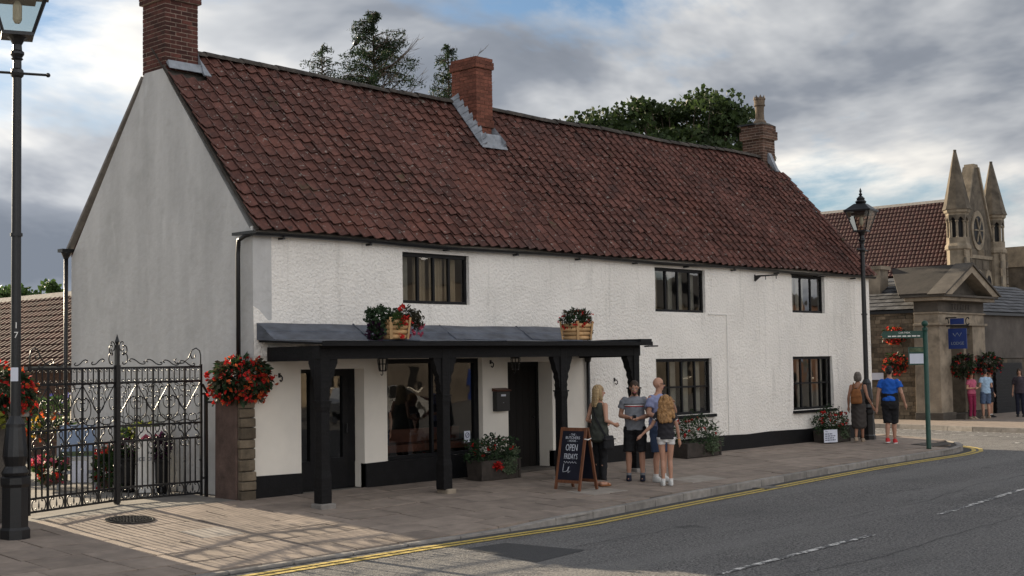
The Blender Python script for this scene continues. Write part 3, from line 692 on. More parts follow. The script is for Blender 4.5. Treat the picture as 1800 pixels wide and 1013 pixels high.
# deck, rear slope, verge, ridge
dk = MB(); nn = 24
for i in range(nn):
    for j in range(6):
        def P(i, j):
            x = XA + .02 + (XB - XA - .04) * i / nn; s = SL * j / 6 + .03; return tuple(Vector((x, EY, EZ)) + sv * s + nv * (sag(x, s) - .045))
        dk.quad(P(i, j), P(i + 1, j), P(i + 1, j + 1), P(i, j + 1))
dk.build('roof_deck', 'ridge', roof)
rs_ = MB()
for (x, xx) in ((.10, XB),):
    rs_.hexa([(x, W_ / 2, HR - .14), (xx, W_ / 2, HR - .14), (xx, W_ + .2, HE + .03), (x, W_ + .2, HE + .03)], [(x, W_ / 2, HR - .03), (xx, W_ / 2, HR - .03), (xx, W_ + .2, HE + .14), (x, W_ + .2, HE + .14)])
rs_.build('rear_slope', 'tile_s', roof)
vg = MB()
VS = (2.44 - EY) / sv.y
for i in range(16):
    a, b = VS * i / 16, VS * (i + 1) / 16
    p0, p1 = Vector((0, EY, EZ)) + sv * a, Vector((0, EY, EZ)) + sv * b
    vg.hexa([(XA - .005, *(p0 - nv * .028).yz), (XA + .035, *(p0 - nv * .028).yz), (XA + .035, *(p1 - nv * .028).yz), (XA - .005, *(p1 - nv * .028).yz)], [(XA - .0, *(p0 + nv * .018).yz), (XA + .035, *(p0 + nv * .018).yz), (XA + .035, *(p1 + nv * .018).yz), (XA - .005, *(p1 + nv * .018).yz)])
vg.build('verge', 'ridge', roof)
rv = MB()
rv.hexa([(-.03, 3.17, HR - .11 - .42), (.09, 3.17, HR - .11 - .42), (.09, W_ + .22, HE + .04), (-.03, W_ + .22, HE + .04)], [(-.03, 3.17, HR - .04 - .42), (.09, 3.17, HR - .04 - .42), (.09, W_ + .22, HE + .11), (-.03, W_ + .22, HE + .11)])
rv.build('verge', 'kerb', roof)
rt = MB(); k = 9; rs = []
for q in (0, .40):
    rs.append([(q, .13 * math.cos(PI * i / (k - 1)), .10 * math.sin(PI * i / (k - 1)) + (.012 if q == 0 else 0)) for i in range(k)])
rt.rings(rs, cap=False, closed=False); rtm = rt.mesh('ridge_tile', 'ridge', smooth=False, fix=False)
x = .58
while x < 18.3:
    if not (6.75 < x < 7.6):
        o = inst('ridge_tile', rtm, roof, loc=(x, W_ / 2, HR - .045 + sag(x, SL) + random.uniform(-.008, .008))); o.rotation_euler = (random.uniform(-.05, .05), 0, random.uniform(-.02, .02))
    x += .385

# chimneys: each brick a piece ------------------------------------------
BL, BH, BW, JT = 0.215, 0.066, 0.105, 0.012
brick_meshes = {}
def brick_mesh(l, h, w, m):
    key = (round(l, 3), round(h, 3), round(w, 3), m)
    if key not in brick_meshes: brick_meshes[key] = MB().box(-l / 2, l / 2, -w / 2, w / 2, 0, h).mesh('brick', m)
    return brick_meshes[key]
def stack(parent, x0, x1, y0, y1, z0, z1, m, mm, bh=0.075, out=0.0, zmin=None):
    """courses of bricks round a rectangular stack; mortar core stands 6 mm behind the brick faces"""
    MB().box(x0 + .007, x1 - .007, y0 + .007, y1 - .007, z0 - .5 if zmin is None else zmin, z1 - .004).build('mortar_core', mm, parent)
    n = int(round((z1 - z0) / bh)); bh = (z1 - z0) / n
    for c in range(n):
        z = z0 + c * bh
        for (ax, a0, a1, fixed, sgn) in (('x', x0, x1, y0, 1), ('x', x0, x1, y1, -1), ('y', y0, y1, x0, 1), ('y', y0, y1, x1, -1)):
            # corner bricks alternate
            ln = a1 - a0; own = (c % 2 == 0) == (ax == 'x')
            s0, s1 = (a0, a1) if own else (a0 + BW + JT, a1 - BW - JT)
            cnt = max(1, int(round((s1 - s0) / (BL + JT)))); l = (s1 - s0 + JT) / cnt - JT
            for i in range(cnt):
                p = s0 + i * (l + JT) + l / 2; t = BW / 2; j = random.uniform(-.003, .004)
                bm_ = brick_mesh(l, bh - JT, BW, m)
                if ax == 'x': inst('brick', bm_, parent, Matrix.Translation((p, fixed + sgn * (t + j), z + JT)))
                else: inst('brick', bm_, parent, Matrix.Translation((fixed + sgn * (t + j), p, z + JT)) @ Matrix.Rotation(PI / 2, 4, 'Z'))
def chim(name='chimney'):
    e = bpy.data.objects.new(name, None); COL.objects.link(e); e.parent = house; return e
c1 = chim()
stack(c1, 0.0, 0.645, 2.46, 3.16, 7.02, 8.22, 'brick_d', 'mortar', zmin=6.4)
stack(c1, -.045, .69, 2.415, 3.205, 8.225, 8.375, 'brick_d', 'mortar', zmin=8.23)
stack(c1, 0.0, 0.645, 2.46, 3.16, 8.38, 8.83, 'brick_d', 'mortar', zmin=8.38)
MB().box(-.03, .675, 2.43, 3.19, 8.83, 8.88).build('cap', 'stone_d', c1)
fl = MB()
def rp(x, s, h=0.0): return Vector((x, EY, EZ)) + sv * s + nv * (sag(x, s) + h)
def s_of_y(y): return (y - EY) / sv.y
s1_ = s_of_y(2.46)
fl.hexa([rp(.01, s1_ - .13, .05), rp(.70, s1_ - .13, .05), rp(.70, s1_ + .03, .05), rp(.01, s1_ + .03, .05)], [rp(.01, s1_ - .13, .06), rp(.70, s1_ - .13, .06), rp(.70, s1_ + .01, .12), rp(.01, s1_ + .01, .12)])
fl.hexa([rp(.65, s1_ - .2, .05), rp(.80, s1_ - .2, .05), rp(.78, SL, .05), rp(.65, SL, .05)], [rp(.65, s1_ - .2, .075), rp(.80, s1_ - .2, .07), rp(.72, SL, .10), rp(.65, SL, .30)])
fl.build('flashing', 'flash', c1)
c2 = chim()
stack(c2, 7.06, 7.50, 2.12, 2.80, 6.55, 6.85, 'brick_r', 'mortar_r', zmin=6.3)
stack(c2, 7.03, 7.54, 2.08, 2.84, 6.86, 7.01, 'brick_r', 'mortar_r', zmin=6.86)
stack(c2, 7.05, 7.52, 2.10, 2.82, 7.02, 8.06, 'brick_r', 'mortar_r', zmin=7.02)
stack(c2, 7.02, 7.55, 2.07, 2.85, 8.07, 8.22, 'brick_r', 'mortar_r', zmin=8.07)
stack(c2, 7.04, 7.53, 2.09, 2.83, 8.225, 8.30, 'brick_r', 'mortar_r', zmin=8.226)
fl = MB(); sA, sB = s_of_y(1.86), SL
N = 14
for i in range(N):     # stepped soakers up the left-hand side, apron in front
    a, b = sA + (sB - sA) * i / N, sA + (sB - sA) * (i + 1) / N - .008
    hh = .10 + .05 * (i % 2)
    fl.hexa([rp(6.93, a, .055), rp(7.055, a, .055), rp(7.055, b, .055), rp(6.93, b, .055)], [rp(6.93, a, .065), rp(7.04, a, .07 + hh), rp(7.04, b, .07 + hh + .03), rp(6.93, b, .065)])
fl.hexa([rp(6.94, sA - .06, .055), rp(7.66, sA - .06, .055), rp(7.64, sA + .28, .055), rp(6.93, sA + .28, .055)], [rp(6.94, sA - .06, .065), rp(7.66, sA - .06, .065), rp(7.55, sA + .24, .18), rp(6.98, sA + .24, .18)])
fl.hexa([rp(7.53, sA, .055), rp(7.66, sA, .055), rp(7.64, sB, .055), rp(7.53, sB, .055)], [rp(7.54, sA, .20), rp(7.66, sA, .065), rp(7.64, sB, .065), rp(7.54, sB, .15)])
fl.build('flashing', 'flash', c2)
c3 = chim()
stack(c3, 18.50, 19.10, 2.62, 3.26, 6.85, 7.95, 'brick_b', 'mortar', zmin=6.3)
stack(c3, 18.44, 19.16, 2.56, 3.32, 7.955, 8.18, 'brick_b', 'mortar', zmin=7.956)
stack(c3, 18.47, 19.13, 2.59, 3.29, 8.185, 8.335, 'brick_b', 'mortar', zmin=8.186)
MB().hexa([(18.46, 2.58, 8.336), (19.14, 2.58, 8.336), (19.12, 3.28, 8.336), (18.48, 3.28, 8.336)], [(18.62, 2.7, 8.42), (18.98, 2.7, 8.42), (18.98, 3.1, 8.42), (18.62, 3.1, 8.42)]).build('flaunching', 'stone_d', c3)
pot = MB(); pot.lathe([(.19, 0), (.17, .07), (.125, .12), (.115, .3), (.125, .48), (.155, .50), (.155, .53), (.14, .55), (.15, .66), (.165, .67), (.165, .71), (.11, .71), (.10, .4)], (18.8, 2.88, 8.40), 14)
po = pot.build('chimney_pot', mat('buff_pot', (0.14, 0.105, 0.075), 0.9, 0.35, 6, 0.3, 30), c3, smooth=False)
cr = MB()
for k in range(8):
    a = 2 * PI * k / 8; q = lambda t, z: (18.8 + .15 * math.cos(a + t), 2.88 + .15 * math.sin(a + t), 9.1 + z)
    cr.add([q(-.33, 0), q(.33, 0), q(0, .10)], [(0, 1, 2)])
cr.build('crown', po.data.materials[0], po)
MB().box(18.40, 18.60, 2.85, 3.35, 8.34, 8.38).build('slate_cap', 'iron', c3)
fl = MB(); s3 = s_of_y(2.62)
fl.hexa([rp(18.72, s3 - .35, .05), rp(18.86, s3 - .35, .05), rp(18.86, s3 + .2, .05), rp(18.72, s3 + .2, .05)], [rp(18.72, s3 - .35, .08), rp(18.86, s3 - .35, .08), rp(18.86, s3 + .2, .24), rp(18.72, s3 + .2, .24)])
fl.build('flashing', 'flash', c3)

# wall hooks
for (x, z, lb) in ((0.48, 1.83, 'small black iron hook on cream wall left of the porch door'), (5.19, 1.99, 'small black iron hook on cream pier above the letterbox'), (8.74, 1.60, 'small black iron eye hook on white wall beside the porch end')):
    e = empty('wall_hook', (x, 0, z), 0, lb, 'hook')
    MB().tube([(0, 0, .03), (0, -.05, .03), (0, -.08, 0), (0, -.075, -.04), (0, -.05, -.06), (0, -.02, -.04)], .011, 6).build('hook', 'iron', e, smooth=True)
    MB().box(-.02, .02, -.012, .004, .0, .07).build('plate', 'iron', e)
# letterbox
lbx = empty('letterbox', (5.40, -0.002, 1.13), 0, 'black metal letterbox on cream pier under the porch', 'letterbox')
MB().box(-.17, .17, -.11, 0, 0, .36).build('body', 'iron', lbx, bevel=.008)
MB().hexa([(-.185, -.14, .361), (.185, -.14, .361), (.185, 0, .361), (-.185, 0, .361)], [(-.185, -.13, .385), (.185, -.13, .385), (.185, 0, .42), (-.185, 0, .42)]).build('lid', 'redwood', lbx)
MB().box(-.06, .06, -.116, -.112, .27, .305).build('name_card', 'paper', lbx)
MB().lathe([(.01, 0), (.01, .01)], (0, -.112, .15), 8).build('lock', 'flash', lbx)

# ================================================================== PORCH
porch = empty('porch', (0, 0, 0), 0, 'black timber porch on four carved posts with lead covered roof', 'porch')
PY = -1.36; PX = [0.24, 2.70, 5.57, 7.64]
for i, x in enumerate(PX):
    e = bpy.data.objects.new('post', None); COL.objects.link(e); e.parent = porch; g0 = zp(x, PY); e.location = (x, PY, g0)
    h = 2.26 - g0; w = .095
    pm = MB(); pr_ = [(1.0, 0.06), (1.0, .45), (.86, .55), (.82, 1.40), (.95, 1.48), (.95, 1.54), (.84, 1.58), (.88, h)]
    pm.rings([[(sx_ * w * r, sy_ * w * r, z) for sx_, sy_ in ((-1, -1), (1, -1), (1, 1), (-1, 1))] for r, z in pr_]); pm.build('shaft', 'blackwood', e, bevel=.012)
    MB().box(-.14 if i != 1 else -.06, .14, -.14, .12, -.12, .07).build('pad_stone', 'stone' if i == 1 else 'kerb', e, bevel=.02)
    MB().box(-.10, .10, -.10, .10, 1.545, 1.57).build('moulding', 'blackwood', e)
    # carved brackets to both sides and to the wall
    prof = [(0.09, 1.60), (.115, 1.66), (.10, 1.72), (.14, 1.80), (.13, 1.86), (.19, 1.95), (.20, 2.02), (.25, 2.12), (.25, h - .02), (.05, h - .02), (.05, 1.60)]
    for sgn in ((-1, 1) if 0 < i < 3 else ((1,) if i == 0 else (-1,))):
        MB().prism([(sgn * a, b) for a, b in prof], -.055, .055, 'y').build('bracket', 'blackwood', e)
    if i in (0, 3): MB().prism([(a * 1.0, b) for a, b in prof], -.055, .055, 'x').build('bracket', 'blackwood', e)
MB().box(.14, 7.76, PY - .075, PY + .075, 2.10, 2.30).build('front_beam', 'blackwood', porch)
for x in (.30, 7.69): MB().box(x - .075, x + .075, PY + .076, -.04, 2.08, 2.30).build('side_beam', 'blackwood', porch)
for i in range(9):
    x = 1.0 + i * .75; MB().box(x, x + .07, PY + .076, -.04, 2.22, 2.31).build('rafter', 'blackwood', porch)
MB().hexa([(.08, -1.62, 2.31), (7.82, -1.62, 2.29), (7.82, -.036, 2.36), (.08, -.036, 2.38)], [(.08, -1.62, 2.335), (7.82, -1.62, 2.315), (7.82, -.036, 2.39), (.08, -.036, 2.41)]).build('soffit_boards', 'blackwood', porch)
MB().box(.04, 7.86, -1.66, -1.625, 2.29, 2.36).build('fascia', 'blackwood', porch)
MB().hexa([(7.80, -1.60, 2.26), (8.10, -1.60, 2.265), (8.10, -1.50, 2.265), (7.80, -1.50, 2.26)], [(7.80, -1.60, 2.288), (8.10, -1.60, 2.293), (8.10, -1.50, 2.293), (7.80, -1.50, 2.288)]).build('gutter_end', 'iron', porch)
# lead roof: low front sheet and steep upstand against the wall, sagging a little
n = 26; lr = MB(); prof = [(-1.66, 2.366), (-1.2, 2.382), (-.70, 2.40), (-.46, 2.415), (-.26, 2.535), (-.25, 2.555), (-.05, 2.665), (-.012, 2.675)]
rs = []
for i in range(n + 1):
    x = .05 + 7.46 * i / n
    wv = .005 * math.sin(x * 2.3) + .004 * math.sin(x * 5.1)
    rs.append([(x, y + .006 * math.sin(x * 3 + z * 9), z + wv * (0.3 if k < 1 else 1)) for k, (y, z) in enumerate(prof)])
lr.rings(rs, cap=False, closed=False)
o = lr.build('lead_roof', 'lead', porch, smooth=False)
MB().prism(prof + [(-.012, 2.415), (-1.655, 2.338)], .052, .064, 'x').build('lead_cheek', 'lead', porch)
MB().box(7.515, 7.84, -1.65, -.012, 2.34, 2.41).build('end_sheet', 'black', porch)
for x in (1.95, 3.9, 5.85): MB().tube([(x, -1.64, 2.372), (x, -.70, 2.405), (x, -.46, 2.42), (x, -.25, 2.55), (x, -.03, 2.675)], .018, 6).build('lead_roll', 'lead', porch, smooth=True)
# lanterns hanging from the beam
def lantern(x, y, z, label):
    e = empty('wall_lantern', (x, y, z), 0, label, 'lantern', 'lanterns under the porch')
    c = MB(); c.lathe([(.085, -.04), (.10, 0), (.09, .02), (.03, .05)], (0, 0, 0), 8); c.build('cap', 'iron', e)
    for k in range(8):
        a = 2 * PI * k / 8; MB().bar((.088 * math.cos(a), .088 * math.sin(a), -.04), (.06 * math.cos(a), .06 * math.sin(a), -.23), .012, .012).build('cage_bar', 'iron', e)
    MB().lathe([(.062, -.245), (.062, -.225)], (0, 0, 0), 8).build('base', 'iron', e)
    MB().lathe([(.075, -.13), (.085, -.13), (.085, -.115), (.075, -.115)], (0, 0, 0), 8, cap=False).build('hoop', 'iron', e)
    MB().tube([(0, 0, -.24), (0, 0, -.29), (-.02, 0, -.31), (-.045, 0, -.29)], .008, 5).build('hook', 'iron', e)
lantern(2.42, -.22, 2.14, 'black caged lantern hanging beside the left pier under the porch')
lantern(5.62, -.22, 2.12, 'black caged lantern hanging above the letterbox pier under the porch')
# ================================================================== FOLIAGE HELPERS
def leaf_mesh(name, centers, size, m, aspect=0.6, svar=0.4, up=None, seed=1, fold=0.25):
    r = np.random.default_rng(seed); n = len(centers); c = np.asarray(centers, float)
    a = r.normal(size=(n, 3)); a /= np.linalg.norm(a, axis=1)[:, None]
    if up is not None: a = a * 0.8 + np.asarray(up, float); a /= np.linalg.norm(a, axis=1)[:, None]
    b = r.normal(size=(n, 3)); b -= a * (a * b).sum(1)[:, None]; b /= np.linalg.norm(b, axis=1)[:, None]
    nn = np.cross(a, b); s = size * (1 + svar * (r.random(n) * 2 - 1))[:, None]
    V = np.empty((n, 4, 3)); V[:, 0] = c - a * s * .5; V[:, 1] = c + b * s * .5 * aspect + nn * s * fold * .3; V[:, 2] = c + a * s * .5; V[:, 3] = c - b * s * .5 * aspect + nn * s * fold * .3
    me = bpy.data.meshes.new(name); me.vertices.add(n * 4); me.vertices.foreach_set('co', V.reshape(-1))
    me.loops.add(n * 4); me.loops.foreach_set('vertex_index', np.arange(n * 4)); me.polygons.add(n)
    me.polygons.foreach_set('loop_start', np.arange(n) * 4); me.polygons.foreach_set('loop_total', np.full(n, 4)); me.update(calc_edges=True); me.validate()
    me.materials.append(MT[m]); return me
def leaves(name, centers, size, m, parent, **k):
    o = inst(name, leaf_mesh(name, centers, size, m, **k), parent); o['kind'] = 'stuff'; return o
def ball(n, c, r, seed, shell=0.55, zlo=-1.0):
    q = np.random.default_rng(seed); d = q.normal(size=(n * 2, 3)); d /= np.linalg.norm(d, axis=1)[:, None]; d = d[d[:, 2] > zlo][:n]
    rad = shell + (1 - shell) * q.random((len(d), 1)) ** .6
    lump = 1 + .16 * np.sin(d[:, :1] * 7 + seed) * np.sin(d[:, 1:2] * 6 + 1.3 * seed) + .1 * np.sin(d[:, 2:3] * 9 + seed)
    return np.asarray(c) + d * rad * lump * np.asarray(r)
def blossoms(name, centers, size, m, parent, seed=3, per=4):
    c = np.repeat(np.asarray(centers), per, axis=0); r = np.random.default_rng(seed); c = c + r.normal(size=c.shape) * size * .28
    o = inst(name, leaf_mesh(name, c, size, m, aspect=.85, seed=seed), parent); o['kind'] = 'stuff'; return o

# ================================================================== GATE, PIERS
class Leaf2D:
    """iron gate leaf drawn in its own plane: u along the leaf, z up"""
    def __init__(s, name, a, b, label):
        s.a, s.b = Vector(a), Vector(b); s.w = (s.b - s.a).length; s.e = empty(name, (a[0], a[1], 0.0), math.atan2(b[1] - a[1], b[0] - a[0]), label, 'gate', 'wrought iron gate leaves')
    def bar(s, nm, u0, z0, u1, z1, t=.011, d=None):
        MB().bar((u0, 0, z0), (u1, 0, z1), t * 2 if d is None else d, t * 2, up=(0, 1, 0)).build(nm, 'iron', s.e)
    def curve(s, nm, pts, t=.009):
        MB().tube([(u, 0, z) for u, z in pts], t, 5).build(nm, 'iron', s.e, smooth=True)
def cscroll(c, h, rot=0.0, flip=1, turns=1.25, n=34, wid=1.0, s=False):
    """C (or S) scroll with curled ends, fitted to a height h, centred on c"""
    P = [(0.0, 0.0)]; th = 0.0
    for i in range(n):
        t = (i + .5) / n; q = abs(2 * t - 1); k = .35 + 3.6 * q ** 3.0
        if s and t < .5: k = -k
        th += k * turns * 2 * PI / n; P.append((P[-1][0] + math.cos(th) / n, P[-1][1] + math.sin(th) / n))
    p = np.array(P); p -= p.mean(0); uu, ss, vt = np.linalg.svd(p, full_matrices=False); p = p @ vt.T
    p = p / (p[:, 0].max() - p[:, 0].min()) * h
    p = np.stack([p[:, 1] * flip * wid, p[:, 0]], 1); p -= (p.max(0) + p.min(0)) / 2
    cr, sr = math.cos(rot), math.sin(rot)
    return [(c[0] + x * cr - y * sr, c[1] + x * sr + y * cr) for x, y in p]
def gate_leaf(a, b, label, hinge):
    g = Leaf2D('gate_leaf', a, b, label); w = g.w; Z = [.07, .25, .93, 1.16, 1.80, 2.02]
    for u in (0.015, w - .015): g.bar('stile', u, .03, u, 2.06, .017)
    for z in Z: g.bar('rail', .03, z, w - .03, z, .010, .03)
    nb = 5; st = (w - .06) / nb
    for i in range(1, nb):
        u = .03 + st * i; g.bar('main_bar', u, .07, u, 2.02, .013)
    for i in range(nb):
        u = .03 + st * i
        for q in (1 / 3, 2 / 3): g.bar('bar', u + st * q, .25, u + st * q, .93, .009)
        cu = u + st / 2
        # bottom band: pair of C scrolls and a spear
        for sg in (-1, 1):
            g.curve('scroll', cscroll((cu + sg * st * .27, .16), .16, 0, -sg, wid=1.0))
            g.curve('scroll', cscroll((cu + sg * st * .25, 1.045), .20, .35 * sg, sg, wid=1.0, s=True))
            g.curve('scroll', cscroll((cu + sg * st * .25, 1.76), .20, PI / 2, sg, wid=.6), .006)
        MB().lathe([(.004, 0), (.018, .04), (.003, .13)], (cu, 0, .10), 4).build('spear', 'iron', g.e)
        # top band: short bars and drops
        for q in (1 / 3, 2 / 3): g.bar('bar', u + st * q, 1.80, u + st * q, 2.02, .007)
        for q in (0, 1, 2):
            c = u + st * (q + .5) / 3
            for zz in (1.835, 1.985): g.curve('ring', [(c + .02 * math.cos(t * PI / 5), zz + .02 * math.sin(t * PI / 5)) for t in range(11)], .005)
    # tall panel: zigzag straps with heart scrolls at their feet
    for i in range(nb):
        u = .03 + st * i; up = i % 2 == 0
        z0, z1 = (1.34, 1.78) if up else (1.78, 1.34)
        g.bar('strap', u, z0, u + st, z1, .0055, .011)
        g.curve('scroll', cscroll((u + st * .5, 1.64 if up else 1.62), .17, 0, 1 if up else -1, wid=.9), .006); g.curve('scroll', cscroll((u + st * (.22 if up else .78), 1.70), .12, .4, -1 if up else 1), .006)
        for q in (.25, .75): g.curve('scroll', cscroll((u + st * q, 1.10), .11, 0, 1 if q < .5 else -1), .006)
        ub = u if up else u + st
        g.curve('strap_curl', cscroll((u + st * .5, 1.25), .30, PI / 2, 1, wid=.8), .008)
    for i in range(nb):
        u = .03 + st * (i + .5)
        for sg in (-1, 1):
            g.curve('scroll', cscroll((u + sg * st * .28, 1.50), .19, .15 * sg, sg, wid=.9), .0065); g.curve('scroll', cscroll((u + sg * st * .15, 1.24), .13, 0, -sg), .0065); g.curve('scroll', cscroll((u + sg * st * .33, .86), .10, 0, sg), .006)
    for i in range(1, nb, 2):
        u = .03 + st * i
        for sg in (-1, 1):
            g.curve('heart_scroll', cscroll((u + sg * .075, 1.40), .36, -.18 * sg, -sg, wid=1.1), .008)
    # cresting rises to the meeting stile
    for i, t in enumerate((.18, .38, .58, .78)):
        u = w * t if hinge == 'a' else w * (1 - t); h = .06 + .10 * t
        g.curve('crest_scroll', cscroll((u, 2.03 + h * .6), .26, PI / 2 + (.25 if hinge == 'a' else -.25), 1 if hinge == 'a' else -1, wid=.7, s=True), .009)
    ue = w - .05 if hinge == 'a' else .05
    for k in (0, 1): g.curve('crest_scroll', cscroll((ue + (-.06 if hinge == 'a' else .06), 2.16 + k * .13), .17 - .04 * k, 0, 1 if hinge == 'a' else -1), .009)
    uh = .02 if hinge == 'a' else w - .02; sg = 1 if hinge == 'a' else -1
    pts = [(uh, 2.02), (uh, 2.20), (uh + sg * .02, 2.27), (uh + sg * .08, 2.31), (uh + sg * .15, 2.28), (uh + sg * .18, 2.21), (uh + sg * .15, 2.15), (uh + sg * .10, 2.16), (uh + sg * .10, 2.21)]
    g.curve('end_scroll', pts, .010); g.curve('crest_sweep', [(uh + sg * .15, 2.28), (uh + sg * .21, 2.16), (uh + sg * .30, 2.08), (uh + sg * .42, 2.07), (uh + sg * .46, 2.12), (uh + sg * .42, 2.15)], .009)
    for i in range(6):
        u = .03 + st * (i if i < nb else nb) ; MB().lathe([(.016, -.012), (.022, 0), (.016, .012)], (min(u, w - .03), 0, .58), 6).build('collar', 'iron', g.e)
    return g
gate_leaf((-3.43, .40), (-1.80, .93), 'left leaf of black wrought iron scroll gate beside the lamp post', 'a')
gr_ = gate_leaf((-1.76, .935), (-.36, .86), 'right leaf of black wrought iron scroll gate hung near the stone pier', 'b')
gp = empty('gate_centre_post', (-1.78, .93, 0), 0, 'tall black iron meeting post with spearhead at the middle of the gate', 'post')
MB().box(-.028, .028, -.03, .03, 0, 2.36).build('shaft', 'iron', gp); MB().lathe([(.02, 0), (.04, .05), (.002, .16)], (0, 0, 2.36), 4).build('spearhead', 'iron', gp)
for sg in (-1, 1): MB().tube([(u, 0, z) for u, z in cscroll((sg * .07, 2.34), .14, 0, sg)], .008, 5).build('finial_scroll', 'iron', gp)
hp_ = empty('hinge_post', (-.325, .80, 0), 0, 'slim black iron hinge post against the brown stone pier', 'post')
MB().box(-.022, .022, -.022, .022, 0, 1.62).build('shaft', 'iron', hp_)
for z in (.3, 1.6, 1.75): MB().bar((-.05, .02, z), (.03, 0, min(z, 1.6)), .03, .03).build('hinge', 'iron', hp_)
MB().bar((.0, -.02, 1.47), (.2, -.55, 1.47), .02, .03).build('strap', 'iron', hp_)
# stone pier beside the cottage corner
pier = empty('gate_pier', (-.17, .26, 0), 0, 'brown stone gate pier with coursed rubble edge at the cottage corner', 'pier')
MB().hexa([(-.15, -.24, -.05), (.02, -.24, -.05), (.02, .32, -.05), (-.15, .32, -.05)], [(-.14, -.24, 1.50), (.02, -.24, 1.50), (.02, .32, 1.52), (-.14, .32, 1.52)]).build('stone_slab', 'slab_post', pier, bevel=.015)
MB().box(-.11, .12, -.27, .30, -.05, 1.55).build('mortar_core', 'rubble_m', pier)
z = -.03
while z < 1.5:
    h = random.uniform(.10, .19); MB().box(-.135 + random.uniform(0, .02), .145, -.36 + random.uniform(0, .03), -.245, z, z + h - .012).build('stone', 'rubble', pier, bevel=.016); z += h
lp_ = empty('gate_pier', (-3.95, .45, 0), 0, 'grey stone wall end partly hidden behind the near lamp post', 'wall')
MB().box(-6.0, .38, -.25, .35, -.2, 1.38).build('core', 'stone_d', lp_, bevel=.02); MB().box(-6.0, .42, -.29, .39, 1.381, 1.48).build('coping', 'kerb', lp_, bevel=.015)  # long run left of the pier is added to shade the paving

# ================================================================== LAMP POSTS
MT['lampglass'] = glass_mat('lamp_glass', (0.92, 0.90, 0.82)); MT['opal'] = mat('opal_glass', (0.75, 0.73, 0.64), 0.3, 0.05, 3)
def lamp_post(loc, hl, label, scale=1.0, rz=0.0, seg=12, lscale=1.0):
    """hl: height of the lantern's foot; lantern is a tapered four-sided lantern with domed cap"""
    e = empty('lamp_post', loc, rz, label, 'street lamp', 'black heritage street lamps')
    MB().lathe([(.19, -.05), (.19, .10), (.165, .13), (.165, .62), (.185, .66), (.185, .74), (.15, .76)], seg=8, rot=PI / 8).build('base', 'iron', e)
    MB().lathe([(.15, .76), (.165, .80), (.135, .86), (.12, .88), (.15, 1.0), (.145, 1.08), (.115, 1.36), (.115, 1.40), (.085, 1.46), (.062, 1.50)], seg=14).build('bulb', 'iron', e, smooth=False)
    MB().lathe([(.062, 1.50), (.058, hl * .62), (.054, hl - .5)], seg=12, cap=False).build('shaft', 'iron', e, smooth=True)
    MB().lathe([(.075, -.02), (.075, .02)], (0, 0, hl * .60), 12).build('ring', 'iron', e)
    h0 = hl - .52
    MB().lathe([(.055, 0), (.075, .02), (.085, .06), (.075, .10), (.055, .12)], (0, 0, h0), 12).build('cross_boss', 'iron', e)
    bar = MB(); bar.tube([(-.36, 0, h0 + .06), (.36, 0, h0 + .06)], .017, 8)
    for s in (-1, 1): bar.ell((s * .37, 0, h0 + .06), (.03, .03, .03), 8, 6)
    bar.build('ladder_bar', 'iron', e)
    MB().lathe([(.054, .12), (.052, .22), (.075, .24), (.06, .26), (.085, .30), (.085, .33), (.06, .35), (.055, .42), (.09, .49), (.13, .52)], (0, 0, h0), 12).build('neck', 'iron', e)
    l = empty('lantern', (0, 0, hl)); l.parent = e; l.scale = (lscale,) * 3
    b, t, hh = .155, .315, .52; q = [(-1, -1), (1, -1), (1, 1), (-1, 1)]
    MB().rings([[(sx_ * b * 1.1, sy_ * b * 1.1, z) for sx_, sy_ in q] for z in (-.005, .035)]).build('lantern_foot', 'iron', l)
    for sx_, sy_ in q: MB().bar((sx_ * b, sy_ * b, .02), (sx_ * t, sy_ * t, hh), .022, .022).build('corner_bar', 'iron', l)
    for i in range(4):
        (ax, ay), (bx, by) = q[i], q[(i + 1) % 4]
        MB().quad((ax * b, ay * b, .03), (bx * b, by * b, .03), (bx * t, by * t, hh), (ax * t, ay * t, hh)).build('pane', 'lampglass', l, fix=False)
    MB().rings([[(sx_ * r, sy_ * r, z) for sx_, sy_ in q] for r, z in ((t * 1.12, hh), (t * 1.14, hh + .04), (t * .95, hh + .08), (.16, hh + .20), (.13, hh + .22))]).build('roof', 'iron', l)
    MB().lathe([(.12, 0), (.15, .05), (.10, .10), (.11, .14), (.06, .19), (.03, .21), (.05, .25), (.02, .29), (.035, .33), (.004, .42)], (0, 0, hh + .22), 12).build('finial', 'iron', l)
    MB().rings([[(sx_ * .2, sy_ * .2, z) for sx_, sy_ in q] for z in (hh - .10, hh - .03)]).build('gear_tray', 'iron', l)
    MB().lathe([(.03, 0), (.05, .04), (.05, .2), (.02, .26)], (0, 0, hh - .36), 10).build('bulb', 'opal', l)
    return e
lamp1 = lamp_post((-4.31, -1.01, -.06), 6.27, 'tall black lamp post at the left edge beside the gate', rz=math.radians(-24), lscale=1.12)
stk = MB().box(-.045, .045, -.0725, -.0705, 1.93, 2.10).build('sticker', 'paper', lamp1); stk.rotation_euler[2] = math.radians(-14)
text('painted_number', '1', .11, (.0, -.068, 2.62), (1, 0, 0), (0, 0, 1), 'white', lamp1); text('painted_number', '7', .11, (.0, -.068, 2.50), (1, 0, 0), (0, 0, 1), 'white', lamp1)
lamp_post((18.02, -.50, -.03), 5.17, 'black lamp post in front of the far end of the white cottage', rz=math.radians(10), lscale=.95)

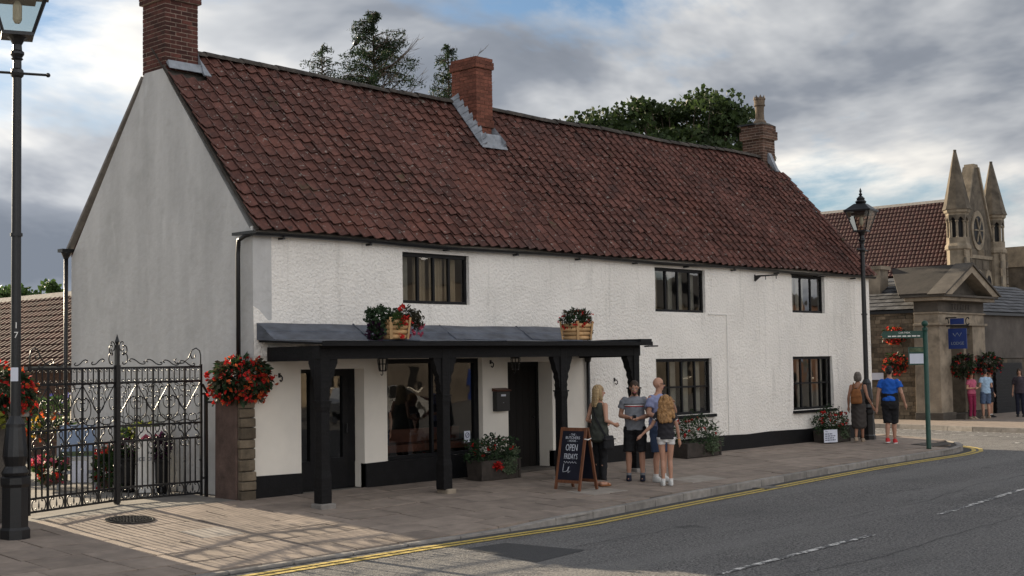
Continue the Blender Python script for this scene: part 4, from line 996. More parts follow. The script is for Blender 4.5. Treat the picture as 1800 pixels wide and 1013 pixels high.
# ================================================================== FINGERPOST
fpz = zp(16.85, -2.67); fpo = empty('fingerpost', (16.85, -2.67, fpz), 0, 'green fingerpost with one sign arm at the street corner', 'signpost')
MB().lathe([(.06, 0), (.055, .02), (.055, 2.72)], seg=12, cap=True).build('post', 'green_p', fpo, smooth=True)
fi = MB(); fi.lathe([(.065, 2.72), (.065, 2.78), (.03, 2.80), (.03, 2.82)], seg=12); fi.ell((0, 0, 2.88), (.075, .075, .075), 12, 8); fi.build('finial', 'green_p', fpo, smooth=False)
d = Vector((-.687, .726, 0)); up = Vector((0, 0, 1)); nrm = Vector((-.726, -.687, 0))
arm = MB(); c0 = d * .05; 
prof = [(0.0, 2.55), (0.0, 2.72), (.92, 2.72), (.98, 2.635), (.92, 2.55)]
pts = [d * (p[0] + .04) + up * p[1] for p in prof]; arm.v = [tuple(p + nrm * .012) for p in pts] + [tuple(p - nrm * .012) for p in pts]
arm.f = [tuple(range(5)), tuple(reversed(range(5, 10)))] + [((i + 1) % 5, i, 5 + i, 5 + (i + 1) % 5) for i in range(5)]
ao = arm.build('sign_arm', 'green_p', fpo)
text('lettering', 'CAR PARK', .06, d * .48 + up * 2.675 + nrm * .0145, -d, up, 'white', ao)
xx_ = .12
while xx_ < .84:       # second line of the arm, too small to read
    l_ = random.uniform(.05, .12); q_ = MB(); q_.add([tuple(d * t_ + up * z_ + nrm * .0148) for t_, z_ in ((xx_, 2.585), (xx_ + l_, 2.585), (xx_ + l_, 2.612), (xx_, 2.612))], [(0, 1, 2, 3)]); q_.build('lettering_line', 'white', ao, fix=False); xx_ += l_ + .025
pb = MB(); q0 = d * .05
for (m_, a0, a1, z0, z1, off) in (('green_p', .05, .40, 1.93, 2.34, .02),):
    pb.add([tuple(d * a + up * z + nrm * o) for o in (-off, off) for a, z in ((a0, z0), (a1, z0), (a1, z1), (a0, z1))], [(0, 1, 2, 3), (7, 6, 5, 4), (0, 4, 5, 1), (1, 5, 6, 2), (2, 6, 7, 3), (3, 7, 4, 0)])
pbo = pb.build('notice_board', 'green_p', fpo)
nb_ = MB(); nb_.add([tuple(d * a + up * z + nrm * .023) for a, z in ((.06, 1.96), (.38, 1.96), (.38, 2.19), (.06, 2.19))], [(0, 1, 2, 3)]); nb_.build('notice', 'paper', pbo, fix=False)
nb_ = MB(); nb_.add([tuple(d * a + up * z + nrm * .023) for a, z in ((.06, 2.23), (.38, 2.23), (.38, 2.32), (.06, 2.32))], [(0, 1, 2, 3)]); nb_.build('notice', 'leaf_g', pbo, fix=False)

# ================================================================== PLANTERS AND BASKETS
def basket_on(loc, r, label, seed, fl=('red_f',), lf=('leaf_b', 'leaf_d'), nl=1500, nf=170, drop=.25, name='flower_basket', group=None, ls=.085, fs=.055, extra=None):
    e = empty(name, loc, 0, label, 'flowers', group)
    MB().lathe([(r[0] * .2, -r[2] * .6), (r[0] * .45, -r[2] * .45), (r[0] * .55, -r[2] * .05), (r[0] * .5, -r[2] * .05)], seg=12).build('bowl', 'iron', e)
    for k, m in enumerate(lf): leaves('foliage', ball(nl // len(lf), (0, 0, 0), r, seed + k, .45), ls, m, e, aspect=.5, up=(0, 0, -.5), seed=seed + k)
    for k, m in enumerate(fl): blossoms('blossoms', ball(nf // len(fl), (0, 0, -.02), [v * 1.04 for v in r], seed + 10 + k, .85), fs, m, e, seed + k)
    R_ = random.Random(seed); TL = []; TF = []
    for k in range(16):
        a = R_.uniform(0, 2 * PI); p = Vector((math.cos(a) * r[0] * .85, math.sin(a) * r[1] * .85, R_.uniform(-.1, .1) * r[2])); L = R_.uniform(.25, .6) * r[2] * 1.5; pts = [p + Vector((math.cos(a) * .10 * t * r[0], math.sin(a) * .1 * t * r[1], -L * t - .0)) for t in (0, .3, .6, 1)]
        MB().tube(pts, .004, 4).build('trailing_stem', 'leaf_b', e)
        for t in range(12): TL.append(list(pts[0].lerp(pts[3], t / 11) + Vector((R_.gauss(0, .03), R_.gauss(0, .03), R_.gauss(0, .02)))))
        TF += [list(pts[3]), list(pts[0].lerp(pts[3], .6))]
    leaves('trailing_leaves', np.array(TL), ls * .9, lf[-1], e, aspect=.45, up=(0, 0, -1), seed=seed + 50); blossoms('trailing_blooms', np.array(TF), fs * .8, fl[0], e, seed + 51, 3)
    if extra: extra(e)
    return e
basket_on((-.17, .10, 1.80), (.47, .42, .36), 'big mound of red begonias on top of the stone gate pier', 21, ('red_f', 'red_f', 'orange_f'), ('leaf_b', 'leaf_d', 'leaf_d'), 2600, 260)
basket_on((-3.95, .35, 1.72), (.55, .45, .36), 'red begonias and lime foliage on the pier behind the near lamp post', 33, ('red_f', 'red_f', 'orange_f'), ('leaf_b', 'leaf_d', 'leaf_d'), 2400, 240,
          extra=lambda e: leaves('lime_foliage', ball(420, (-.25, -.2, -.33), (.3, .25, .24), 5), .08, 'leaf_y', e, seed=9))
def log_planter(loc, label, seed, w=.40, d=.34, h=.30, side='both'):
    e = empty('log_planter', loc, 0, label, 'planter', 'log planters on the porch roof')
    n = 4
    for sgn, ax in ((-1, 'x'), (1, 'x'), (-1, 'y'), (1, 'y')):
        for i in range(n):
            t = (i + .5) / n; k = .78 + .22 * t; rr = h / n * .52
            if ax == 'x': p = [(-w / 2 * k, sgn * d / 2 * k, t * h), (w / 2 * k, sgn * d / 2 * k, t * h)]
            else: p = [(sgn * w / 2 * k, -d / 2 * k, t * h + .0), (sgn * w / 2 * k, d / 2 * k, t * h)]
            MB().tube(p, rr, 8).build('log', 'pine', e, smooth=True)
    for sx_ in (-1, 1):
        for sy_ in (-1, 1): MB().bar((sx_ * w / 2 * .86, sy_ * (d / 2 * .86 + .035), 0), (sx_ * w / 2 * 1.02, sy_ * (d / 2 * 1.02 + .035), h * 1.12), .045, .03).build('corner_post', 'pine', e)
    MB().box(-w * .42, w * .42, -d * .42, d * .42, h * .80, h * .86).build('soil', 'joint', e)
    return e
P1 = log_planter((1.72, -1.25, 2.40), 'slatted wooden planter spilling red geraniums over the porch roof, nearer one', 1)
leaves('dark_foliage', np.concatenate([ball(900, (-.26, 0, .34), (.26, .24, .20), 3, .3), ball(420, (-.36, -.05, .14), (.13, .18, .2), 4, .3)]), .055, 'leaf_d', P1, aspect=.6, seed=4)
leaves('trailing_purple', ball(260, (-.38, -.05, .10), (.12, .18, .18), 8, .4), .05, 'purple_f', P1, seed=8)
leaves('green_foliage', ball(500, (-.05, -.17, .28), (.13, .10, .15), 6, .3), .045, 'leaf_m', P1, aspect=.4, seed=6)
leaves('fuchsia_foliage', np.concatenate([ball(520, (.28, 0, .36), (.24, .2, .16), 7, .3), ball(200, (.50, -.02, .30), (.14, .12, .16), 17, .3)]), .07, 'leaf_b', P1, aspect=.35, up=(0, 0, -.6), seed=7)
blossoms('geranium', ball(34, (.10, -.18, .28), (.13, .06, .08), 9, .3), .05, 'red_f', P1, 9, 5)
blossoms('geranium', np.array([[.0, -.2, .5], [.02, -.18, .46], [.1, -.15, .52], [-.02, -.24, .04], [.02, -.23, .05]]), .06, 'red_f', P1, 10, 6)
blossoms('fuchsia_flower', np.concatenate([ball(16, (.42, -.04, .12), (.22, .12, .10), 11, .6), ball(10, (.60, -.02, .20), (.06, .06, .05), 12, .3)]), .05, 'pink_f', P1, 11, 4)
P2 = log_planter((6.15, -1.25, 2.395), 'slatted wooden planter with red fuchsias on the porch roof, farther one', 2)
leaves('foliage', np.concatenate([ball(700, (0, 0, .36), (.30, .22, .20), 13, .3), ball(160, (.22, -.1, .16), (.08, .08, .18), 14, .3)]), .07, 'leaf_d', P2, aspect=.35, seed=14, up=(0, 0, .5))
leaves('bronze_foliage', ball(350, (0, 0, .38), (.36, .22, .19), 15, .6), .07, 'leaf_b', P2, aspect=.35, seed=15)
blossoms('flower', ball(46, (0, 0, .36), (.38, .24, .20), 16, .8), .04, 'red_f', P2, 16, 4); blossoms('flower', np.array([[-.06, -.2, .26], [-.1, -.2, .25]]), .06, 'red_f', P2, 17, 5)

def floor_planter(loc, rz, w, d, h, label, seed, grey=.4, tall=.32):
    e = empty('planter', loc, rz, label, 'planter', 'planters along the cottage wall')
    MB().rings([[(sx_ * w / 2 * k, sy_ * d / 2 * k, z) for sx_, sy_ in ((-1, -1), (1, -1), (1, 1), (-1, 1))] for k, z in ((.94, 0), (1.0, h), (.93, h), (.92, h - .05))]).build('box', 'planter', e, bevel=.006)
    for s in (-1, 1): MB().box(s * w * .47 - .02, s * w * .47 + .02, -d / 2 - .012, -d / 2 + .01, .0, h).build('corner_strip', 'planter', e)
    MB().box(-w * .45, w * .45, -d * .43, d * .43, h - .05, h - .03).build('soil', 'joint', e)
    leaves('dark_foliage', ball(1100, (-.05 * w, 0, h + tall * .35), (w * .62, d * .75, tall), seed, .3, -.5), .06, 'leaf_d', e, aspect=.5, seed=seed)
    leaves('grey_foliage', np.concatenate([ball(int(900 * grey), (w * .18, -d * .2, h + tall * .1), (w * .40, d * .5, tall * .9), seed + 1, .5), ball(int(420 * grey), (w * .2, -d * .55, h * .62), (w * .22, .06, h * .45), seed + 2, .3)]), .05, 'leaf_g', e, aspect=.6, seed=seed + 1)
    blossoms('blossoms', ball(16, (0, 0, h + tall * .4), (w * .55, d * .75, tall * .8), seed + 4, .8, -.2), .055, 'red_f', e, seed + 3, 5)
    return e
pl1 = floor_planter((4.72, -.50, zp(4.7, -.5)), 0, 1.0, .36, .34, 'dark planter of trailing grey leaves and red geraniums beneath the letterbox', 41, .7, .34)
blossoms('geranium', ball(26, (-.12, -.22, .24), (.09, .04, .07), 50, .3), .05, 'red_f', pl1, 50, 5)
pl2 = floor_planter((10.95, -.34, zp(10.9, -.3)), 0, 1.25, .48, .30, 'dark planter with white and red flowers under the nearer ground floor window', 61, .7, .45)
blossoms('white_flower', ball(22, (.2, -.1, .5), (.45, .3, .3), 66, .8, -.3), .05, 'white_f', pl2, 66, 4); leaves('lavender', ball(260, (.72, 0, .30), (.22, .2, .26), 67, .3), .06, 'blue_f' if False else 'leaf_g', pl2, aspect=.2, seed=67)
pl3 = floor_planter((16.62, -.30, zp(16.6, -.3)), 0, 1.0, .44, .28, 'dark planter with red flowers and a white notice under the far ground floor window', 81, .3, .42)
blossoms('red_flower', ball(30, (.22, -.05, .55), (.32, .2, .2), 86, .7), .05, 'red_f', pl3, 86, 4)
MB().tube([(-.48, -.1, .4), (-.50, -.1, .72)], .005, 4).build('stem', 'leaf_m', pl3); blossoms('red_flower', np.array([[-.50, -.1, .74]]), .07, 'red_f', pl3, 87, 7)
nt_ = empty('notice_card', (16.12, -.56, zp(16.1, -.56) + .03), math.radians(-20), 'small white printed notice leaning on the far planter', 'notice')
MB().box(-.20, .20, -.006, .006, 0, .30).build('card', 'paper', nt_)
text('printed_text', 'The', .05, (-.17, -.008, .26), (1, 0, 0), (0, 0, 1), 'ink', nt_, 'LEFT')
for k, w_ in enumerate((.22, .30, .26, .31)):      # further lines too small to read
    x_ = -.17
    while x_ < -.17 + w_:
        l_ = random.uniform(.03, .075); MB().box(x_, min(x_ + l_, -.17 + w_), -.0085, -.0062, .19 - k * .048, .212 - k * .048).build('printed_line', 'ink', nt_); x_ += l_ + .014
# small pot behind the woman's legs
bk2 = basket_on((5.95, -1.25, .26), (.17, .17, .20), 'small pot of red flowers on the pavement behind the woman in green', 95, ('red_f',), ('leaf_d', 'leaf_m'), 340, 26, ls=.06)
MB().lathe([(.09, -.30), (.13, -.06), (.14, -.06), (.14, -.02), (.11, -.02)], seg=14).build('pot', 'slab_post', bk2)

# ================================================================== SANDWICH BOARD
ab = empty('sandwich_board', (4.71, -2.41, zp(4.7, -2.4)), math.radians(-88), 'black chalk sandwich board with brown wooden frame on the pavement', 'sign')
AH, AW, AS = 1.02, .50, .235       # height, width, half spread
for s, nm in ((-1, 'front_panel'), (1, 'back_panel')):
    e = bpy.data.objects.new(nm, None); COL.objects.link(e); e.parent = ab
    top, bot = Vector((0, s * .02, AH)), Vector((0, s * AS, 0)); dv = (top - bot).normalized(); nr = Vector((1, 0, 0)).cross(dv) * (1 if s < 0 else -1)
    for x in (-AW / 2, AW / 2): MB().bar(bot + Vector((x, 0, 0)), top + Vector((x, 0, 0)), .045, .028, up=(0, 1, 0)).build('leg', 'wood', e)
    for t in (.97, .14): MB().bar(bot + (top - bot) * t + Vector((-AW / 2, 0, 0)), bot + (top - bot) * t + Vector((AW / 2, 0, 0)), .022, .05, up=dv).build('cross_rail', 'wood', e)
    c = bot + (top - bot) * .555; R = Matrix((Vector((1, 0, 0)), nr, dv)).transposed()
    if R.determinant() < 0: R = Matrix((Vector((-1, 0, 0)), nr, dv)).transposed()
    MB().obox(c, (AW - .045, .012, (top - bot).length * .80), R).build('chalk_panel', 'chalk', e)
    if s < 0:
        n_out = nr if nr.y < 0 else -nr
        def wr(t, body, size, sx=1.0, dx=0.0): text('chalk_lettering', body, size, bot + (top - bot) * t + n_out * .0085 + Vector((dx, 0, 0)), (1, 0, 0), dv, 'chalk_w', e, sx=sx)
        wr(.885, '- THE -', .05); wr(.835, 'BUTCHERS', .066, .95); wr(.785, '- HOOK -', .05)
        wr(.675, 'OPEN', .16, .62); wr(.535, "FRIDAY'S", .13, .55)
        sq = MB(); sq.tube([bot + (top - bot) * (.445 + .016 * math.sin(k * 1.9)) + n_out * .009 + Vector((-.14 + k * .017, 0, 0)) for k in range(17)], .003, 4); sq.build('chalk_scribble', 'chalk_w', e)
        sq = MB(); sq.tube([bot + (top - bot) * t + n_out * .009 + Vector((x, 0, 0)) for x, t in ((-.13, .42), (-.135, .33), (-.13, .29), (-.06, .30), (-.02, .34), (-.01, .38), (-.03, .36), (-.02, .28), (0.02, .31))], .004, 4); sq.build('chalk_scribble', 'chalk_w', e)
MB().tube([(AW / 2 + .015, -.085, .84), (AW / 2 + .02, 0, .825), (AW / 2 + .015, .085, .845)], .009, 6).build('rope', 'white', ab)
# ================================================================== LODGE WITH PORTICO ACROSS THE SIDE ROAD
G0 = -0.13
lodge = empty('stone_lodge', (30.2, 3.4, G0), 0, 'small stone lodge with pedimented portico and slate roof across the side road', 'building')
def lb(*a): # box in world coords -> local
    x0, x1, y0, y1, z0, z1 = a; return MB().box(x0 - 30.2, x1 - 30.2, y0 - 3.4, y1 - 3.4, z0 - G0, z1 - G0)
def rubble_face(parent, axis, fixed, a0, a1, z0, z1, hole=None, m='rubble'):
    """courses of rough stones; axis 'y' = wall plane x=fixed facing -x, 'x' = wall plane y=fixed facing -y (local coords)"""
    z = z0
    while z < z1 - .05:
        h = min(random.uniform(.10, .20), z1 - z); p = a0 + random.uniform(-.1, 0)
        while p < a1:
            w = random.uniform(.18, .46); q0, q1 = max(p, a0), min(p + w, a1); p += w
            if q1 - q0 < .05: continue
            j = random.uniform(.0, .025)
            if axis == 'y': MB().box(fixed - .02 - j, fixed + .06, q0 + .006, q1 - .006, z + .006, z + h - .006).build('stone', m, parent)
            else: MB().box(q0 + .006, q1 - .006, fixed - .02 - j, fixed + .06, z + .006, z + h - .006).build('stone', m, parent)
        z += h
lb(30.42, 44, 4.3, 9.5, G0 - .3, 3.62).build('wall', 'rubble_m', lodge)
rubble_face(lodge, 'y', .22, .92, 3.1, 0.0, 3.75)
MT['drender'] = mat('grey_render', (0.095, 0.082, 0.072), 0.9, 0.3, 1.5, 0.3, 14)
lb(33.7, 44, 4.22, 4.3, 1.9, 3.62).build('rendered_wall', 'drender', lodge); 
for (x0, x1, z0, z1) in ((33.7, 36.05, 0.0, 1.6), (38.5, 43, 0.0, 1.6), (33.7, 43, 1.61, 2.0)):
    x = x0; 
    zz = z0
    while zz < z1 - .1:
        x = x0
        while x < x1:
            w = random.uniform(.5, .9); xe = min(x + w, x1); lb(x + .004, xe - .004, 4.20, 4.29, G0 + zz + .004, G0 + min(zz + .4, z1) - .004).build('ashlar_block', 'stone_d' if random.random() < .5 else 'rubble', lodge); x = xe
        zz += .4
# roller shutter
sh = bpy.data.objects.new('roller_shutter', None); COL.objects.link(sh); sh.parent = lodge; sh.location = (0, 0, 0)
lb(36.08, 38.48, 4.10, 4.20, G0, 1.72).build('shutter_reveal', 'black', lodge)
for k in range(17): lb(36.10, 38.46, 4.085 - .012 * (k % 2), 4.098, G0 + k * .108 + .004, G0 + k * .108 + .10).build('slat', 'black', sh)
# slate roof: hipped, with courses
def slate_plane(parent, o, ux, vx, nu, nv, rough=.01):
    o, ux, vx = Vector(o), Vector(ux), Vector(vx); n = ux.cross(vx).normalized(); V = []; F = []; A = []
    for j in range(nv):
        for i in range(-1, nu):
            off = .5 if j % 2 else 0
            a, b = max(0, (i + off) / nu), min(1, (i + off + .97) / nu)
            if b <= a: continue
            k = random.uniform(0, rough); p = [o + ux * a + vx * (j / nv) + n * (.03 + k), o + ux * b + vx * (j / nv) + n * (.03 + k), o + ux * b + vx * ((j + 1.1) / nv) + n * (.004), o + ux * a + vx * ((j + 1.1) / nv) + n * .004]
            p += [p[0] - n * .012, p[1] - n * .012]; c = len(V); V += [tuple(q) for q in p]; F += [(c, c + 1, c + 2, c + 3), (c + 4, c + 5, c + 1, c)]; A += [random.random()] * 2
    me = bpy.data.meshes.new('slates'); me.from_pydata(V, [], F); at = me.attributes.new('rnd', 'FLOAT', 'FACE'); at.data.foreach_set('value', A); me.materials.append(MT['slate'])
    ob = inst('slates', me, parent); ob['kind'] = 'stuff'; return ob
ez = 3.62 - G0
slate_plane(lodge, (.08, 6.3, ez), (0, -5.5, 0), (2.6, 0, 1.25), 18, 9)          # faces the side road
slate_plane(lodge, (3.4, .72, ez), (11, 0, 0), (0, 2.6, 1.28), 36, 9)             # faces the street
MB().add([(.1, .75, ez), (14, .75, ez), (14, 6.3, ez), (.1, 6.3, ez), (2.7, 3.4, ez + 1.27), (14, 3.4, ez + 1.27), (2.7, 6.3, ez + 1.27)], [(0, 1, 5, 4), (0, 4, 6, 3), (0, 3, 2, 1), (4, 5, 2, 6)]).build('roof_deck', 'iron', lodge)
lb(30.3, 30.42, 4.2, 9.6, 3.50, 3.60).build('gutter', 'iron', lodge); lb(33.8, 44, 4.06, 4.2, 3.50, 3.60).build('gutter', 'iron', lodge)
lb(30.32, 30.42, 6.05, 6.14, G0, 3.5).build('downpipe', 'iron', lodge)
lc = bpy.data.objects.new('chimney', None); COL.objects.link(lc); lc.parent = lodge
lb(31.6, 32.2, 6.25, 6.85, 4.0, 5.15).build('stack', 'stone', lc); lb(31.52, 32.28, 6.17, 6.93, 5.15, 5.28).build('cap', 'stone', lc)
# portico
for (x0, x1, y0, y1, z0, z1, m, nm) in (
    (30.2, 31.05, 3.4, 4.32, G0, 3.05, 'stone', 'pier'), (32.75, 33.75, 3.4, 4.25, G0, 3.05, 'stone', 'pier'),
    (30.12, 31.12, 3.32, 4.32, G0 - .05, .12, 'stone_d', 'pier_base'), (32.68, 33.82, 3.32, 4.25, G0 - .05, .12, 'stone_d', 'pier_base'),
    (31.12, 31.30, 3.62, 4.2, G0, 2.95, 'stone', 'pilaster'), (32.50, 32.68, 3.62, 4.2, G0, 2.95, 'stone', 'pilaster'),
    (31.051, 32.749, 3.5, 4.2, 2.75, 3.05, 'stone_d', 'door_head'), (30.12, 33.83, 3.33, 4.30, 3.051, 3.13, 'stone', 'capital_band'),
    (30.2, 33.75, 3.42, 4.3, 3.131, 3.44, 'stone', 'architrave'), (30.16, 33.80, 3.37, 4.3, 3.441, 3.50, 'stone', 'moulding'),
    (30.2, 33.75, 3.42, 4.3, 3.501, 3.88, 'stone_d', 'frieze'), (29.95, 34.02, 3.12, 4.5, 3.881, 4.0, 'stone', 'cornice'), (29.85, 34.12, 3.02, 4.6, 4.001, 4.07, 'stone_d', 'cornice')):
    lb(x0, x1, y0, y1, z0, z1).build(nm, m, lodge, bevel=.01)
lb(31.31, 32.49, 4.10, 4.16, G0, 2.75).build('door_leaf', mat('cream_door', (0.22, 0.18, 0.13), 0.7, 0.15, 3), lodge)
for i in range(2):
    for j in range(3): lb(31.42 + i * .53, 31.86 + i * .53, 4.085, 4.098, .1 + j * .85, .8 + j * .85).build('door_panel', 'stone_d', lodge)
lb(31.1, 32.7, 3.0, 3.6, G0 - .1, .06).build('door_step', 'stone_d', lodge); 
MT['pedroof'] = mat('weathered_stone_roof', (0.028, 0.023, 0.019), 0.9, 0.4, 2.5, 0.4, 12)
# pediment: raking cornices, tympanum, roof behind
px0, px1, pz, pa = 29.85 - 30.2, 34.15 - 30.2, 4.07 - G0, 5.12 - G0; pm_ = (px0 + px1) / 2
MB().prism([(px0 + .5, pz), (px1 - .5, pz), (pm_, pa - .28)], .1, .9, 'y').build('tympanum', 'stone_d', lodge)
for s, xe in ((-1, px0), (1, px1)):
    MB().prism([(xe, pz), (xe - s * .55, pz), (pm_, pa - .26), (pm_, pa)], -.40, .15, 'y').build('raking_cornice', 'stone', lodge, bevel=.008)
    MB().prism([(xe - s * -.08, pz + .02), (xe, pz), (pm_, pa), (pm_, pa + .09)], -.46, .2, 'y').build('raking_moulding', 'stone_d', lodge)
    MB().hexa([(xe, .16, pz), (pm_, .16, pa), (pm_, 2.6, pa), (xe, 1.25, pz)] if s < 0 else [(pm_, .16, pa), (xe, .16, pz), (xe, 1.25, pz), (pm_, 2.6, pa)],
              [(xe, .16, pz + .06), (pm_, .16, pa + .06), (pm_, 2.6, pa + .06), (xe, 1.25, pz + .06)] if s < 0 else [(pm_, .16, pa + .06), (xe, .16, pz + .06), (xe, 1.25, pz + .06), (pm_, 2.6, pa + .06)]).build('pediment_roof', 'pedroof', lodge)
for k, x in enumerate((31.25, 31.46, 31.67, 31.88, 32.09, 32.30, 32.5)):   # worn incised capitals, no longer legible
    lb(x, x + .035, 3.405, 3.425, 3.60, 3.78).build('worn_letter', 'joint', lodge); 
    if k % 2: lb(x + .036, x + .12, 3.405, 3.425, 3.74, 3.78).build('worn_letter', 'joint', lodge)
# hanging blue sign on its bracket
bs = empty('hanging_sign', (30.75, 3.02, 2.93), math.radians(-90), 'blue hanging pub sign on an iron bracket at the lodge door', 'sign')
MB().box(-.32, .32, -.02, .02, -.68, .0).build('board', 'blue_s', bs); MB().box(-.24, .24, -.015, .015, .14, .34).build('upper_plate', 'blue_s', bs)
MB().bar((-.40, 0, .10), (.40, 0, .10), .04, .05).build('bracket_bar', 'iron', bs); MB().bar((-.02, 0, .37), (-.4, 0, .37), .04, .04).build('bracket_arm', 'iron', bs)
for s in (-1, 1):
    MB().tube([(u, 0, z) for u, z in cscroll((s * .36, .24), .24, 0, s)], .018, 5).build('bracket_scroll', 'iron', bs)
    MB().bar((s * .25, 0, 0), (s * .25, 0, .1), .02, .02).build('link', 'iron', bs)
text('sign_lettering', 'LODGE', .14, (0, -.025, -.50), (1, 0, 0), (0, 0, 1), 'gold', bs)
cr_ = MB(); cr_.tube([(-.15, -.024, -.16), (-.08, -.024, -.26), (0, -.024, -.14), (.08, -.024, -.26), (.15, -.024, -.14)], .010, 4); cr_.build('sign_emblem', 'gold', bs)
# flower baskets on the lodge
def wall_basket(loc, r, label, seed, fl, n=900, nf=90):
    return basket_on(loc, r, label, seed, fl, ('leaf_d', 'leaf_b'), n, nf, ls=.11, fs=.075, name='hanging_basket', group='hanging baskets on the lodge')
wall_basket((31.35, 3.15, 1.68), (.52, .38, .42), 'dark red hanging basket left of the lodge doorway', 121, ('red_f', 'purple_f'), 900, 50)
wall_basket((33.25, 3.10, 1.72), (.62, .40, .36), 'dark red hanging basket right of the lodge doorway', 131, ('red_f', 'purple_f'), 900, 50)
wall_basket((29.98, 4.91, 2.76), (.24, .40, .27), 'upper basket of bright red flowers on the lodge side wall', 141, ('red_f', 'red_f', 'orange_f'), 620, 90)
wall_basket((29.98, 4.92, 1.80), (.26, .42, .32), 'lower basket of orange and red flowers on the lodge side wall', 151, ('red_f', 'red_f', 'orange_f'), 700, 100)
wn_ = empty('wall_notice', (30.30, 5.75, 1.35), 0, 'small white notice fixed to the lodge downpipe', 'notice'); MB().box(-.03, -.01, -.22, .22, -.12, .12).build('plate', 'paper', wn_)

# ================================================================== HALL WITH PINNACLES
hall = empty('gothic_hall', (81.3, 24.8, -.5), 0, 'gothic stone hall with spired pinnacles and red tiled roof in the distance', 'building')
HX, HZ = 3.25, 8.4
MT['hstone'] = mat('hall_stone', (0.105, 0.087, 0.066), 0.95, 0.45, 1.6, 0.4, 6); MT['hstone_l'] = mat('hall_dressing', (0.23, 0.19, 0.14), 0.95, 0.4, 1.4, 0.4, 8)
# gable front with openings cut as recesses
def hwall(poly, y0, y1, m, nm): return MB().prism(poly, y0, y1, 'y').build(nm, m, hall)
def arch(cx, z0, w, h, n=8):
    pts = [(cx - w / 2, z0), (cx + w / 2, z0)]; zs = z0 + h - w * .9
    for i in range(n + 1):
        t = i / n; pts.append((cx + w / 2 - (1 - math.cos(t * PI / 2.2)) * w * .585, zs + math.sin(t * PI / 2.2) * w * .9))
    for i in range(n - 1, -1, -1):
        t = i / n; pts.append((cx - w / 2 + (1 - math.cos(t * PI / 2.2)) * w * .585, zs + math.sin(t * PI / 2.2) * w * .9))
    return pts
hwall([(-2.9, 0), (2.9, 0), (2.9, 9.8), (.42, 16.2), (-.42, 16.2), (-2.9, 9.8)], 0, .6, 'hstone', 'gable_front')
hwall([(-.45, 16.2), (.45, 16.2), (.36, 16.45), (-.36, 16.45)], -.05, .65, 'hstone_l', 'gable_cap')
for s in (-1, 1): MB().prism([(s * 3.0, 9.75), (s * .5, 16.25), (s * .30, 16.25), (s * 2.8, 9.75)], -.12, .7, 'y').build('coping', 'hstone_l', hall)
ro = MB(); n = 24; pts = [(0 + 1.05 * math.cos(2 * PI * i / n), 11.6 + 1.45 * math.sin(2 * PI * i / n)) for i in range(n)]
ro.prism(pts, -.10, .02, 'y'); ro.build('rose_surround', 'hstone_l', hall)
MB().prism([(p[0] * .72, 11.6 + (p[1] - 11.6) * .72) for p in pts], -.12, -.101, 'y').build('rose_glass', 'black', hall)
tr = MB()
for k in range(6):
    a = 2 * PI * k / 6; tr.bar((0, -.15, 11.6), (.74 * math.cos(a), -.15, 11.6 + 1.0 * math.sin(a)), .10, .08)
tr.build('rose_tracery', 'hstone_l', hall)
MB().box(-2.9, 2.9, -.10, .0, 9.55, 9.8).build('string_course', 'hstone_l', hall)
for cx in (-1.5, 0, 1.5):
    hwall(arch(cx, 4.6, 1.15, 4.2), -.10, .01, 'hstone_l', 'lancet_surround'); hwall(arch(cx, 4.6, .72, 3.8), -.13, -.101, 'black', 'lancet_glass')
for s in (-1, 1):
    e = bpy.data.objects.new('pinnacle', None); COL.objects.link(e); e.parent = hall; e.location = (s * 3.0, .1, 0); dz_ = -.25 if s > 0 else 0
    MB().lathe([(.78, 0), (.78, 10.0), (.90, 10.1), (.90, 10.3), (.78, 10.5), (.78, 10.9)], seg=8, rot=PI / 8).build('turret', 'hstone_l', e)
    MB().lathe([(.50, 10.9), (.50, 12.5)], seg=8, rot=PI / 8).build('turret_core', 'black', e)
    for k in range(8):
        a = 2 * PI * k / 8 + PI / 8; MB().lathe([(.12, 10.9), (.085, 11.0), (.085, 11.95), (.15, 12.1)], (.66 * math.cos(a), .66 * math.sin(a), 0), 6).build('colonnette', 'hstone_l', e)
        a = 2 * PI * k / 8; MB().prism([(-.30, 11.95), (-.12, 12.25), (0, 12.38), (.12, 12.25), (.30, 11.95), (.30, 12.5), (-.30, 12.5)], -.72, -.60, 'y').build('arch_head', 'hstone', e).rotation_euler[2] = a
    MB().lathe([(.76, 12.42), (.78, 12.6), (.90, 12.7), (.92, 12.9)], seg=8, rot=PI / 8).build('arcade_band', 'hstone_l', e)
    MB().lathe([(1.02, 12.9), (.90, 13.25), (.11, 17.05 + dz_), (.11, 17.2 + dz_)], seg=8, rot=PI / 8).build('spire', 'hstone', e)
    for k in range(14):
        for sx_ in (-1, 1): MB().box(sx_ * .5 - .14, sx_ * .5 + .14, -.745, -.70, 2 + k * .58, 2.5 + k * .58).build('quoin', 'hstone' if (k + sx_) % 2 else 'rubble', e)
for k in range(60):
    z = 1 + (k // 5) * .78; x = -2.4 + (k % 5) * 1.2 + (.5 if (k // 5) % 2 else 0); MB().box(x - .5, x + .45, -.03, .02, z, z + .66).build('ashlar_block', 'hstone' if k % 3 else 'rubble', hall)
MB().box(-3.1, 3.1, .6, 24, 0, HZ - .3).build('nave_wall', 'hstone', hall)
